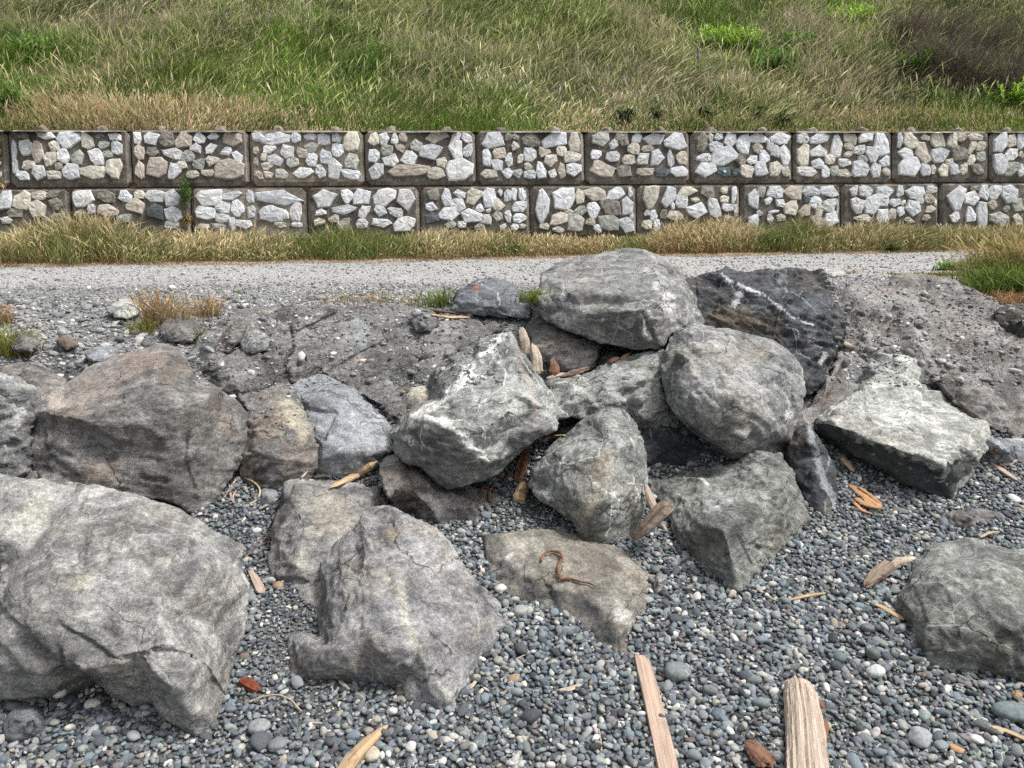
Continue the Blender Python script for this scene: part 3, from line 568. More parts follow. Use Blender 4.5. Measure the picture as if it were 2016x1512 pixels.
rock('boulder', 'big wedge shaped boulder with a pale flat top and dark undercut front, at right',
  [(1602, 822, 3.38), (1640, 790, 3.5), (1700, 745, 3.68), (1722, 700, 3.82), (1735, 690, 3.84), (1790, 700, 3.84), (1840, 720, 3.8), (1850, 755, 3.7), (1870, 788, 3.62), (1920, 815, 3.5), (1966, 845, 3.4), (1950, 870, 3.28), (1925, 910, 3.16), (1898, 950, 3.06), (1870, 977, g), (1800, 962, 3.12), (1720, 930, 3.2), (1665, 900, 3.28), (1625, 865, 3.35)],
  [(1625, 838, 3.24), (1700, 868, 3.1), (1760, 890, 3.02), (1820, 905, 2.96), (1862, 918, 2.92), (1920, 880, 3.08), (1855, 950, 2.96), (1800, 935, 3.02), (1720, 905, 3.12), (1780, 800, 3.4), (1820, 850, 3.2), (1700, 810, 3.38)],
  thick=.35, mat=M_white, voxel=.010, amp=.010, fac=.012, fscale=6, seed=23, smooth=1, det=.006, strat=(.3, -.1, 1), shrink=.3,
  stains_shade=[('line', [(1625, 858), (1690, 895), (1760, 925), (1830, 950), (1865, 965)], 34, (.045, .05, .05), 1), ('line', [(1610, 835), (1650, 850)], 14, (.03, .033, .04), .9), ('line', [(1700, 880), (1770, 905), (1850, 935)], 14, (.03, .033, .04), .9), ('line', [(1910, 905), (1880, 945)], 26, (.06, .066, .06), .9)])  # dark bands paint the shade of the undercut below the ridge
rock('boulder', 'narrow dark rock with a white vein, wedged left of the wedge shaped boulder',
  [(1543, 880, 3.25), (1568, 845, 3.3), (1592, 832, 3.32), (1612, 868, 3.22), (1640, 930, 3.08), (1652, 995, g), (1640, 1016, g), (1602, 1002, g), (1578, 975, 2.98), (1558, 930, 3.1)],
  [(1595, 870, 3.1), (1600, 930, 3.0), (1620, 980, 2.92), (1570, 900, 3.14)], thick=.25, mat=M_dark, voxel=.009, fac=.010, amp=.01, seed=24, smooth=1,
  stains_shade=[('line', [(1594, 842), (1605, 890), (1625, 950), (1645, 1000)], 9, (.30, .31, .33), .6), ('blob', [(1565, 875)], 22, (.2, .16, .12), .7)])
rock('grouted_ledge', 'gritty grey brown grouted ledge sloping down from the path at right',
  [(1600, 800, 3.55), (1630, 745, 3.72), (1656, 690, 3.9), (1660, 625, 4.1), (1642, 575, 4.3), (1700, 548, 4.45), (1800, 543, 4.5), (1900, 545, 4.5), (1912, 565, 4.35), (1960, 600, 4.15), (2100, 625, 4.0), (2100, 880, 3.4), (1990, 870, 3.42), (1950, 800, 3.55), (1880, 770, 3.6), (1840, 760, 3.62), (1760, 760, 3.7), (1700, 790, 3.55), (1640, 840, 3.42), (1560, 870, 3.4), (1570, 810, 3.5)],
  [(1700, 620, 4.08), (1800, 600, 4.15), (1720, 690, 3.85), (1860, 650, 3.98), (1950, 690, 3.8), (1990, 780, 3.6), (1640, 760, 3.58), (1800, 690, 3.85), (1880, 590, 4.2)],
  thick=.5, mat=M_grit2, voxel=.013, amp=.03, fac=.018, fscale=5, seed=25, det=.010, cat='ledge',
  stains_shade=[('blob', [(1660, 740), (1630, 790)], 40, (.075, .055, .045), .8), ('blob', [(1790, 555)], 50, (.27, .255, .23), .6), ('blob', [(1770, 615)], 32, (.16, .165, .17), .7), ('blob', [(1990, 760)], 45, (.1, .105, .11), .7), ('blob', [(1672, 697)], 5, (.4, .17, .06), .9)])
rock('boulder', 'brown squarish rock set in the right hand ledge behind the wedge shaped boulder',
  [(1838, 722, 3.78), (1858, 706, 3.82), (1900, 728, 3.75), (1958, 765, 3.65), (1980, 800, 3.55), (1992, 850, 3.42), (1966, 850, 3.4), (1920, 825, 3.45), (1870, 792, 3.55), (1848, 760, 3.65)],
  [(1900, 770, 3.55), (1950, 785, 3.5), (1885, 740, 3.66)], thick=.25, mat=M_brown, voxel=.011, fac=.012, amp=.01, seed=26, smooth=1,
  stains_shade=[('blob', [(1880, 755)], 30, (.13, .115, .085), .6)])
rock('boulder', 'small dark boulder at the right edge beneath the grass clump',
  [(1958, 612, 4.05), (1990, 600, 4.1), (2060, 604, 4.1), (2100, 640, 4.0), (2060, 672, 3.9), (2010, 662, 3.9), (1972, 645, 3.95)], [(2010, 630, 3.88)], thick=.2, mat=rock_mat('dark_olive_rock', (.035, .037, .033), (.07, .07, .062), (.14, .14, .12), blotch=.3), voxel=.011, fac=.010, amp=.012, seed=27)
rock('boulder', 'grey green boulder at the lower right edge, half buried in pebbles',
  [(1742, 1180, g), (1758, 1150, 2.5), (1800, 1092, 2.6), (1850, 1070, 2.65), (1920, 1061, 2.68), (1990, 1074, 2.66), (2120, 1095, 2.62), (2120, 1365, g), (2016, 1342, g), (1950, 1322, g), (1870, 1308, g), (1815, 1290, g), (1800, 1248, g), (1765, 1215, g)],
  [(1790, 1160, 2.30), (1850, 1128, 2.30), (1960, 1118, 2.30), (1840, 1200, 2.16), (1880, 1255, 2.08), (1980, 1190, 2.10), (1825, 1265, 2.10), (1990, 1290, 2.00), (1880, 1160, 2.20), (2060, 1200, 2.08)],
  thick=.45, mat=M_green, voxel=.009, amp=.02, fac=.011, fscale=4.5, seed=28, det=.006, cuts=30,
  stains_shade=[('blob', [(1900, 1085)], 40, (.22, .225, .22), .5), ('line', [(1830, 1285), (1900, 1275)], 6, CRM, .6)])
rock('boulder', 'small domed grey rock with a red mark on top, left of the topmost boulder',
  [(888, 612, 4.2), (898, 578, 4.3), (938, 554, 4.4), (965, 550, 4.42), (995, 555, 4.4), (1025, 578, 4.3), (1046, 602, 4.15), (1040, 626, 4.05), (990, 626, 4.05), (930, 616, 4.1)],
  [(925, 590, 4.15), (960, 575, 4.2), (1000, 590, 4.1), (960, 605, 4.05)], thick=.3, mat=M_blue and rock_mat('slate_grey_rock', (.085, .09, .10), (.16, .17, .185), (.28, .29, .31), blotch=.4, vein=.6), voxel=.011, fac=.014, amp=.01, seed=29, smooth=1,
  stains_shade=[('blob', [(936, 566)], 4, (.45, .1, .06), 1), ('line', [(980, 578), (984, 600)], 2, WHT, .8)])
small = K(thick=.12, voxel=.008, amp=.008, fac=.008, fscale=14, det=.004, rag=3)
rock('rock', 'dark upright stone stuck in the left end of the grouted ledge', [(424, 690, 3.66), (440, 660, 3.76), (462, 634, 3.85), (478, 628, 3.86), (482, 645, 3.8), (470, 672, 3.7), (450, 692, 3.62)], [(452, 665, 3.66)], mat=M_dark and M_brown, seed=31, cat='rock', **small)
rock('rock', 'pale grey rounded stone beside the dark upright stone on the ledge', [(474, 672, 3.74), (488, 656, 3.8), (508, 652, 3.8), (530, 668, 3.76), (522, 688, 3.68), (495, 695, 3.64), (478, 688, 3.66)], [(500, 672, 3.66)], mat=M_grey, seed=32, cat='rock', **small)
rock('rock', 'brown blocky rock with dry grass tufts behind it at the path edge', [(318, 645, 3.95), (330, 628, 4.02), (370, 622, 4.05), (400, 632, 4.02), (398, 655, 3.9), (375, 672, 3.84), (340, 672, 3.84), (322, 662, 3.88)], [(355, 645, 3.88)], mat=M_brown, seed=33, cat='rock', **small)
rock('rock', 'beige low stone half sunk in the gravel path at left', [(213, 612, 4.2), (225, 600, 4.28), (248, 590, 4.34), (272, 596, 4.32), (276, 612, 4.22), (255, 625, 4.12), (230, 624, 4.12)], [(245, 607, 4.18)], mat=M_white, seed=34, cat='rock', **small)
rock('rock', 'small beige stone wedged on the left flank of the quartz ridged boulder', [(803, 782, 3.25), (812, 768, 3.28), (832, 762, 3.3), (850, 776, 3.26), (845, 790, 3.2), (820, 803, 3.16), (804, 798, 3.2)], [(825, 782, 3.18)], mat=M_white, seed=35, cat='rock', stains_shade=[('blob', [(826, 782)], 40, (.42, .36, .28), .7)], **small)
rock('rock', 'dark angular stone jutting from the grouted ledge below the wooden boards', [(814, 632, 4.0), (830, 612, 4.05), (850, 612, 4.05), (866, 638, 3.98), (845, 650, 3.9), (822, 652, 3.9)], [(840, 630, 3.92)], mat=M_grey, seed=36, cat='rock', **small)
rock('rock', 'flat smooth grey stone in the bottom left corner', [(-60, 1425, g), (0, 1402, g), (35, 1388, 1.98), (70, 1392, 1.97), (90, 1405, g), (88, 1432, g), (50, 1446, g), (-20, 1450, g)], [(30, 1410, 1.9), (60, 1415, 1.9)], mat=M_blue, seed=37, cat='rock', stains_shade=[('blob', [(30, 1420)], 100, (.15, .165, .17), .8)], **small)
rock('rock', 'pale rock on the pebbles at the right edge behind the driftwood scraps', [(1915, 880, 3.2), (1945, 865, 3.3), (2000, 866, 3.32), (2080, 868, 3.3), (2080, 912, g), (2000, 905, g), (1950, 898, g), (1920, 892, g)], [(1980, 880, 3.16)], mat=M_blue, seed=38, cat='rock', stains_shade=[('blob', [(2000, 900)], 18, DRK, .6)], **small)
rock('rock', 'long low stone nearly buried in the pebbles at right', [(1842, 1020, g), (1865, 1008, 2.93), (1920, 1003, 2.95), (1970, 1010, 2.93), (1985, 1026, g), (1930, 1035, g), (1870, 1032, g)], [(1910, 1018, 2.85)], mat=M_brown, seed=39, cat='rock', **small)
rock('rock', 'small triangular stone in the pebbles just right of the flat brown slab', [(1282, 1140, g), (1295, 1128, 2.52), (1312, 1134, 2.5), (1308, 1155, g), (1294, 1166, g), (1284, 1156, g)], [(1297, 1145, 2.44)], mat=M_grey, seed=40, cat='rock', **small)
rock('rock', 'small bluish stone in the pebble pocket below the cracked rock', [(505, 975, g), (520, 964, 3.05), (545, 968, 3.03), (548, 985, g), (530, 995, g), (508, 990, g)], [(527, 978, 2.98)], mat=M_blue, seed=41, cat='rock', **small)
rock('rock', 'pale flat stone lying on the far side of the path beside the dark slate boulder', [(1618, 536, 4.9), (1640, 529, 5.0), (1662, 534, 4.95), (1664, 541, 4.8), (1640, 545, 4.7)], [(1642, 537, 4.75)], mat=M_white, seed=42, cat='rock', **small)
rock('rock', 'grey buried stone in the gravel at far left', [(20, 672, 3.75), (36, 655, 3.8), (62, 662, 3.8), (78, 676, 3.74), (60, 690, 3.64), (30, 690, 3.64)], [(48, 672, 3.66)], mat=M_brown, seed=43, cat='rock', **small)
rock('rock', 'flattish grey stone in the gravel above the pinkish topped boulder', [(168, 700, 3.62), (185, 686, 3.66), (215, 684, 3.66), (235, 694, 3.62), (215, 708, 3.55), (185, 712, 3.54)], [(202, 697, 3.58)], mat=M_blue, seed=44, cat='rock', **small)
rock('rock', 'rusty brown stone in the gravel at left', [(112, 672, 3.78), (125, 662, 3.82), (148, 666, 3.8), (152, 680, 3.72), (130, 686, 3.68)], [(132, 672, 3.72)], mat=M_brown, seed=45, cat='rock', stains_shade=[('blob', [(132, 673)], 40, (.13, .09, .06), .7)], **small)
print('rocks', len(ROCKS), sum(len(q[2]) for q in ROCKS), 'quads', round(time.time() - T0, 1))

# one BVH of all rocks and of the ground, used to rest things on
_vs = []; _fs = []; _o = 0
for o_, V_, F_ in ROCKS:
    _vs.append(V_); _fs.append(F_ + _o); _o += len(V_)
_rv = np.concatenate(_vs); _rf = np.concatenate(_fs)
ROCKBVH = BVHTree.FromPolygons(_rv.tolist(), _rf.tolist())
def hit(px, py):
    d = ray(px, py)[0]; d = d / np.linalg.norm(d); gp = ground_hit([px], [py])[0]
    gd = np.linalg.norm(gp - CP); h = ROCKBVH.ray_cast(Vector(CP), Vector(d))
    if h[0] is not None and h[3] < gd: return np.array(h[0]), np.array(h[1])
    return np.array([gp[0], gp[1], float(G(gp[0], gp[1]))]), np.array([0, -.2, 1.0])
def inside(P):       # points inside a rock
    out = np.zeros(len(P), bool); up = Vector((0.013, -.021, 1)).normalized()
    for i, p in enumerate(P):
        q, nrm, ix, dd = ROCKBVH.find_nearest(Vector(p), .6)
        if q is not None and (Vector(p) - q).dot(nrm) < 0: out[i] = True
    return out
# ------------------------------------------------------------------ retaining wall of stone-faced concrete blocks
def wall_pt(u, v, d=0.0): return WP0 + _Uw * u + _Vw * v + _Nw * d      # d > 0 towards the camera
if (_Nw[1] > 0): _Nw2 = -_Nw
else: _Nw2 = _Nw
def wall_pt(u, v, d=0.0): return WP0 + _Uw * u + _Vw * v + _Nw2 * d
def conc_mat(name, base, pale):
    n = NT(name); tc = n.node('ShaderNodeTexCoord').outputs['Object']; oi = n.node('ShaderNodeObjectInfo')
    co = n.vmath('ADD', tc, n.vmath('SCALE', (11.0, 5, 17), sc=oi.outputs['Random']))
    c = n.mix(n.ramp(n.noise(co, 5, 8, .65, .5), .38, .62), base, pale)
    c = n.scalec(c, n.ramp(n.noise(co, 70, 6, .7), .3, .7, .62, 1.35))
    v = n.node('ShaderNodeTexVoronoi', {'feature': 'F1'}, Vector=co, Scale=38)
    sp = n.math('MULTIPLY', n.ramp(v.outputs['Distance'], .26, .14), n.ramp(n.node('ShaderNodeSeparateColor', None, Color=v.outputs['Color']).outputs[0], .72, .76))
    c = n.mix(n.math('MULTIPLY', sp, .8), c, (.42, .40, .36))
    vs = n.node('ShaderNodeMapping', None, Vector=co, Scale=(9, 9, 1.2)).outputs[0]
    c = n.scalec(c, n.ramp(n.noise(vs, 1, 5, .6), .35, .7, .72, 1.2))
    return n.finish(c, .92, n.noise(co, 70, 6, .7), .6, .006, .15)
M_conc = conc_mat('weathered_concrete', (.082, .072, .06), (.165, .15, .128))
M_conc2 = conc_mat('pale_sandy_concrete', (.17, .145, .115), (.30, .27, .225))
M_concw = conc_mat('block_rim_concrete', (.125, .112, .096), (.24, .22, .195))
def stone_mat(name, a, b, bl):
    n = NT(name); tc = n.node('ShaderNodeTexCoord').outputs['Object']; oi = n.node('ShaderNodeObjectInfo')
    co = n.vmath('ADD', tc, n.vmath('SCALE', (11.0, 5, 17), sc=oi.outputs['Random']))
    c = n.mix(n.ramp(n.noise(co, 16, 8, .7, .6), .36, .62), a, b)
    c = n.mix(n.math('MULTIPLY', n.ramp(n.noise(co, 30, 8, .72, .8), .52, .66), bl), c, tuple(x * .35 for x in a))
    c = n.scalec(c, n.ramp(n.noise(co, 150, 4, .7), .3, .7, .68, 1.28))
    c = n.scalec(c, n.ramp(oi.outputs['Random'], 0, 1, .82, 1.12))
    return n.finish(c, .85, n.noise(co, 45, 8, .7), .9, .008, .2)
SM = {'w': stone_mat('white_granite', (.46, .465, .46), (.72, .725, .72), .55), 'b': stone_mat('bluish_white_granite', (.46, .475, .49), (.68, .70, .73), .45),
      'c': stone_mat('cream_granite', (.42, .395, .33), (.66, .63, .55), .5), 'p': stone_mat('pinkish_granite', (.36, .315, .265), (.56, .51, .445), .4),
      'k': stone_mat('grey_stained_stone', (.14, .13, .11), (.33, .31, .27), .8), 'g': stone_mat('olive_grey_stone', (.26, .27, .24), (.46, .47, .43), .5),
      'd': stone_mat('dark_slate_stone', (.06, .07, .075), (.13, .15, .16), .3)}
wall = tag(link('retaining_wall', None, None, tuple(wall_pt(0, WJ - BH, 0))), 'long two course retaining wall of concrete blocks faced with whitish rubble stones, at the foot of the grass bank', 'retaining wall')
W0 = wall_pt(0, WJ - BH, 0)
def block(u0, v0, mat, rim, lugs):
    cx = u0 + BW / 2; g_ = .007; w = BW - g_ * 2; h = BH - .012; D = .6; B = .036
    org = wall_pt(cx, v0, 0)
    bm = bmesh.new()
    def P(u, v, d): return bm.verts.new(tuple(_Uw * u + _Vw * v + _Nw2 * d))
    hw = w / 2
    # front field, chamfer ring, body
    b2 = B * .8
    F0 = [P(-hw + B, B, 0), P(hw - B, B, 0), P(hw - B, h - b2, 0), P(-hw + B, h - b2, 0)]
    k = .05   # cut corners
    R1 = [(-hw + k, 0), (hw - k, 0), (hw, k), (hw, h - k), (hw - k, h), (-hw + k, h), (-hw, h - k), (-hw, k)]
    R = [P(a, b, -B) for a, b in R1]; K_ = [P(a, b, -D) for a, b in R1]
    f0 = bm.faces.new(F0)
    bm.faces.new([R[0], R[1], F0[1], F0[0]]); bm.faces.new([R[1], R[2], F0[1]]); bm.faces.new([R[2], R[3], F0[2], F0[1]]); bm.faces.new([R[3], R[4], F0[2]])
    bm.faces.new([R[4], R[5], F0[3], F0[2]]); bm.faces.new([R[5], R[6], F0[3]]); bm.faces.new([R[6], R[7], F0[0], F0[3]]); bm.faces.new([R[7], R[0], F0[0]])
    for i in range(8): bm.faces.new([K_[i], K_[(i + 1) % 8], R[(i + 1) % 8], R[i]])
    bm.faces.new(list(reversed(K_)))
    # chip the edges a little
    bmesh.ops.subdivide_edges(bm, edges=[e for e in bm.edges if e.calc_length() > .2], cuts=12, use_grid_fill=True)
    rr = random.Random(int((u0 + 40) * 1000 + v0 * 77))
    for vv in bm.verts:
        vv.co += Vector((rr.uniform(-1, 1), rr.uniform(-1, 1), rr.uniform(-1, 1))) * .0022
    bmesh.ops.recalc_face_normals(bm, faces=bm.faces)
    me = bpy.data.meshes.new('concrete_block'); bm.to_mesh(me); bm.free(); me.materials.append(mat); me.materials.append(rim)
    for p in me.polygons:
        c = p.center; d = Vector(c).dot(Vector(_Nw2))
        p.material_index = 1 if (-B - .002 < d < -.003) else 0
    o = link('concrete_block', me, wall); o.location = Vector(org) - Vector(W0)
    for lu in lugs:
        bm = bmesh.new(); bmesh.ops.create_icosphere(bm, subdivisions=2, radius=1)
        for vv in bm.verts:
            q = vv.co.copy(); j = 1 + .18 * rr.uniform(-1, 1)
            vv.co = Vector(_Uw) * q.x * .062 * j + Vector(_Vw) * (h + .012 + q.z * .06 * j) + Vector(_Nw2) * (q.y * .06 * j - .13) + Vector(_Uw) * lu
        bm_obj('lifting_lug', bm, M_conc2, o)
    return o, org
BLK_T = {}; BLK_B = {}
for i, u in enumerate(U_TOP):
    pale = (i == 4)
    BLK_T[i] = block(u, WJ + .003, M_conc2 if pale else M_conc, M_conc2 if pale else M_concw, (-.31, .29))
for i, u in enumerate(U_BOT):
    BLK_B[i] = block(u, WJ - BH, M_conc2 if i in (3, 13) else M_conc, M_concw, ())

SR = random.Random(5)
def stone(blk, org, cu, cv, w, h, kind):
    n_ = SR.choice([5, 5, 6, 6, 7, 7]); ph = SR.uniform(0, 6.28); rr = []
    angs = sorted([(k + SR.uniform(-.32, .32)) / n_ * 6.283 + ph for k in range(n_)])
    ring = []
    for a in angs:
        r = (abs(math.cos(a)) ** 5 + abs(math.sin(a)) ** 5) ** (-1 / 5) * SR.uniform(.84, 1.1)
        ring.append([math.cos(a) * r, math.sin(a) * r])
    sh = SR.uniform(-.25, .25)
    for q in ring: q[0] += q[1] * sh
    A = np.array(ring); lo, hi = A.min(0), A.max(0); A = (A - (lo + hi) / 2) / (hi - lo); A[:, 0] *= w * 1.14; A[:, 1] *= h * 1.15
    # extra jitter points between corners for a broken outline
    A2 = []
    for i in range(n_):
        a, b = A[i], A[(i + 1) % n_]; A2.append(a); m = (a + b) / 2 + np.array([SR.uniform(-.03, .03) * w, SR.uniform(-.03, .03) * h]); A2.append(m)
    A2 = np.array(A2); m = len(A2)
    bulge = .016 + .10 * min(w, h); bulge = min(bulge * .9, .03)
    rings = []
    for (sc, d, jt) in ((1.03, -.012, 0), (1.0, .004 + bulge * .25, .002), (.9, bulge * .85, .003), (.45, bulge, .0045)):
        rings.append([(a[0] * sc, a[1] * sc, d + SR.uniform(-jt, jt)) for a in A2])
    V = [p for r in rings for p in r] + [(0, 0, bulge + SR.uniform(-.002, .003))]
    F = []
    for k in range(3):
        for i in range(m):
            j = (i + 1) % m; F.append([k * m + i, k * m + j, (k + 1) * m + j, (k + 1) * m + i])
    for i in range(m): F.append([3 * m + i, 3 * m + (i + 1) % m, 4 * m])
    me = bpy.data.meshes.new('stone')
    me.from_pydata([tuple(_Uw * p[0] + _Vw * p[1] + _Nw2 * p[2]) for p in V], [], F); me.update(); me.materials.append(SM[kind])
    o = link('stone', me, blk); o.location = Vector(wall_pt(cu, cv, 0)) - Vector(org)
    return o
T = {
 0: (0, """185,140,90,65k 365,145,140,65 545,180,180,130b 695,180,90,140c 785,140,75,60k 903,150,95,65w 108,265,55,160b 212,243,105,115 303,275,90,155p 428,232,80,75c 820,222,85,55 922,245,80,100b 395,335,100,110c 502,310,95,115 612,318,95,105g 757,318,115,120w 850,293,80,50g 115,398,55,100b 228,380,100,70c 468,387,60,55p 180,463,95,65b 308,443,100,110 428,458,110,60c 560,432,125,115b 735,440,195,95c 898,410,125,140c
 1082,160,60,110 1195,165,110,110b 1310,170,110,130k 1445,180,135,120p 1572,160,95,95 1680,150,90,55b 1830,170,135,120p 1095,280,85,110p 1200,280,95,75k 1355,292,140,85 1540,247,85,75b 1668,250,90,75 1478,310,110,85g 1778,272,85,60 1870,325,80,100b 1095,418,80,135p 1238,400,155,145p 1375,428,95,115b 1435,383,75,65c 1567,375,95,80g 1677,350,105,75c 1518,455,95,55c 1638,443,100,50p 1810,412,215,145p
 35,650,110,150b 175,655,140,150c 310,615,110,75c 420,600,120,70k 440,690,100,90k 298,725,125,130c 118,758,115,65k 52,815,95,55 460,800,100,70k
 660,640,155,130 838,625,125,95k 988,620,105,100b 1097,605,75,75c 1220,618,155,100 1360,635,120,130b 722,728,60,75 850,740,155,90p 1065,700,140,120p 1220,748,120,130d 1366,770,125,120b 1355,850,110,60 620,760,80,50p 980,800,120,60g
 1645,635,190,125 1830,620,150,65b 1972,628,60,90b 1755,715,110,85b 1870,720,95,120b 1620,757,150,100b 1752,800,105,75 1830,845,55,95b 1600,862,85,40c 1725,868,100,50g 1920,850,120,70 1985,750,60,90"""),
 504: (504, """25,160,110,80b 160,175,210,95b 315,160,70,85b 428,150,95,70 535,165,90,110b 640,155,75,95b 750,190,120,145c 0,270,45,60c 108,258,95,60 245,275,100,105 437,243,115,80g 643,265,90,95b 65,310,55,70p 155,342,120,85b 290,360,90,75g 370,285,90,80p 438,340,90,95b 552,318,90,115b 90,390,95,60c 755,350,105,115g 15,460,80,60p 100,455,80,50p 205,450,95,70g 375,443,155,75 510,432,75,100b 625,410,100,155 745,453,145,75b 0,355,40,60g
 925,170,90,105c 1010,165,75,110 1092,170,55,90 1158,155,60,80p 1275,130,100,28b 1425,165,175,95p 1580,160,70,75 1660,160,80,85 930,310,85,95b 1030,262,90,85g 1135,252,75,65p 1265,225,95,95g 1380,278,175,115b 1567,255,100,150 1665,265,70,95b 1057,343,120,95 1203,325,125,100 1462,362,80,80c 945,430,115,110b 1205,420,300,85p 1418,445,130,90c 1605,410,200,165w
 1865,185,165,125b 1915,287,95,80p 1817,318,65,125b 1892,378,95,85b 1830,450,125,65c 1980,445,85,75b 1990,340,55,100b 1990,150,60,80k
 185,640,345,110b 120,765,175,120b 235,770,50,70 312,740,85,145 320,850,80,40 190,850,90,50g
 545,645,180,130 717,628,85,105 835,628,130,110b 1013,635,165,130 1180,660,135,155 510,750,85,55 697,733,185,75b 853,750,95,90 980,740,95,90b 1097,755,110,75 500,830,80,60c 690,850,95,90g 835,840,90,75 990,838,150,70b 1168,845,160,105 610,800,80,60p
 1395,612,90,85k 1497,635,75,130b 1603,608,90,65b 1718,630,120,120c 1840,637,105,140b 1922,597,35,55b 1383,708,90,70b 1590,698,110,100b 1762,718,65,60b 1915,688,90,90c 1830,738,40,30b 1392,798,110,80d 1520,767,150,105b 1697,778,160,100b 1810,810,85,75 1900,785,75,80g 1530,850,80,55g 1620,850,70,50 1760,865,80,50g 1945,870,50,50 1985,620,60,90b 1985,785,50,90b"""),
 1008: (1008, """25,155,60,50g 148,185,135,110k 328,185,180,125b 490,195,90,150c 25,230,60,70c 140,300,90,100b 258,278,85,80p 388,272,75,75c 475,318,125,80c 68,330,50,65c 125,388,60,55c 303,348,95,90c 45,450,70,70g 140,455,90,65b 228,420,75,120b 318,447,65,65 388,422,60,115p 488,417,110,100b
 697,178,125,105g 862,172,100,110k 980,155,75,90b 1110,170,160,90 1285,190,165,130b 798,218,70,75 955,250,90,90c 1065,247,90,50c 660,300,80,70b 792,313,105,75b 915,338,95,75p 1030,332,90,80 1145,320,105,120b 1250,328,50,135b 1335,325,80,95p 712,410,180,115p 878,430,115,85k 1045,436,130,55p 1180,442,105,60d 1315,430,130,75b
 1492,195,80,150k 1560,155,45,80c 1623,148,65,70b 1712,175,90,115b 1818,215,100,150b 1930,160,150,85b 1608,235,110,75b 1930,250,75,80c 1505,325,105,65b 1680,305,215,150b 1790,335,85,85k 1885,340,80,65b 1527,420,155,105b 1665,435,100,65d 1765,440,65,55d 1848,428,100,95c 1960,410,105,105b 1985,320,75,100b
 15,610,50,85b 83,615,60,95b 58,708,110,75b 65,800,110,70b 20,870,60,50 90,862,60,35c
 240,700,105,240b 405,650,155,160b 535,625,75,115c 645,610,160,100c 810,600,140,100b 935,595,40,75b 640,740,100,125b 775,715,150,115k 918,700,100,135b 448,748,75,32c 537,740,95,70g 370,802,135,95c 945,783,40,55 500,835,125,125g 612,825,75,65p 365,890,90,45 760,835,155,120g 905,855,135,115b 672,882,60,65b 255,865,80,50c
 1095,640,120,170c 1228,630,110,160b 1380,595,150,80c 1535,600,100,80k 1668,578,60,50c 1762,620,65,120b 1332,670,90,100b 1440,655,65,35c 1590,715,95,150b 1672,648,65,55c 1450,740,155,120b 1262,700,35,60b 1697,715,85,60b 1770,740,50,90c 1065,758,50,45 1115,780,55,80b 1190,770,50,70k 1060,850,80,70c 1140,850,50,80b 1280,780,120,70p 1700,800,70,50p
 1900,650,80,150b 1960,590,65,80g 1950,760,50,45b 1900,820,75,95b"""),
 1512: (1512, """95,165,155,100b 15,225,55,85b 60,270,75,95 133,300,80,150b 65,410,95,105c 140,430,75,75c
 275,165,90,85 405,165,140,90b 535,235,90,180 645,175,95,90c 765,165,110,80 890,220,115,165b 275,300,85,160c 392,265,125,85 635,235,75,50c 712,262,90,70 628,297,65,45c 820,300,105,115b 390,370,95,80b 485,335,75,75c 600,365,95,60 745,332,80,60g 912,350,75,80b 305,432,145,75 450,430,60,90b 518,428,65,75g 592,445,120,60c 725,408,125,120b 845,420,80,110b 925,432,60,60p
 1033,185,45,110 1125,185,110,120c 1235,160,65,50c 1335,180,100,110c 1445,185,75,105c 1520,165,80,65p 1628,155,110,65c 1080,288,110,85b 1218,290,115,165p 1355,300,135,110b 1505,285,120,110k 1600,248,65,95p 1673,232,70,70c 1112,392,155,140b 1422,360,65,60c 1595,340,65,80c 1670,315,70,80g 1237,415,75,95b 1298,413,35,70c 1375,420,75,90c 1465,412,75,85b 1537,412,55,90c 1648,415,95,80k
 1818,200,110,140b 1912,190,70,100c 1990,190,60,120b 1910,298,95,85 1820,375,125,150b 1915,412,120,100g 1990,420,50,100b 1990,300,40,50c
 50,595,120,90b 190,600,140,105p 335,580,135,80b 490,585,150,90b 0,660,60,60b 98,685,75,60b 45,750,80,30b 305,655,60,75d 368,675,100,90b 175,720,105,110c 400,735,60,95c 478,700,100,100 558,725,45,135b 500,810,110,120b 395,840,110,120p 100,795,65,55c 285,740,90,90p 15,800,50,60
 670,585,65,80 765,585,105,90b 918,588,120,85b 1035,585,50,90b 1155,600,145,95b 1287,568,90,65 705,700,105,120 812,702,110,130b 882,655,125,90b 998,680,85,60b 1192,655,60,60 1265,645,75,70p 1062,678,35,40c 1137,722,115,120b 1275,728,80,55p 895,790,90,110b 975,765,55,80c 1040,750,60,75b 745,800,130,60c 1240,795,60,50p 1110,815,80,50p 1320,670,45,60c
 1480,640,140,180b 1600,640,110,110 1695,600,70,110b 1780,600,110,100b 1898,610,120,130b 1680,775,80,190b 1593,770,75,110b 1465,790,75,80 1625,565,70,40k 1838,560,50,30c 1960,695,95,95g 1870,725,50,50g 1815,810,140,110g 1960,810,70,90c 1760,690,70,70p"""),
}
HEART = None
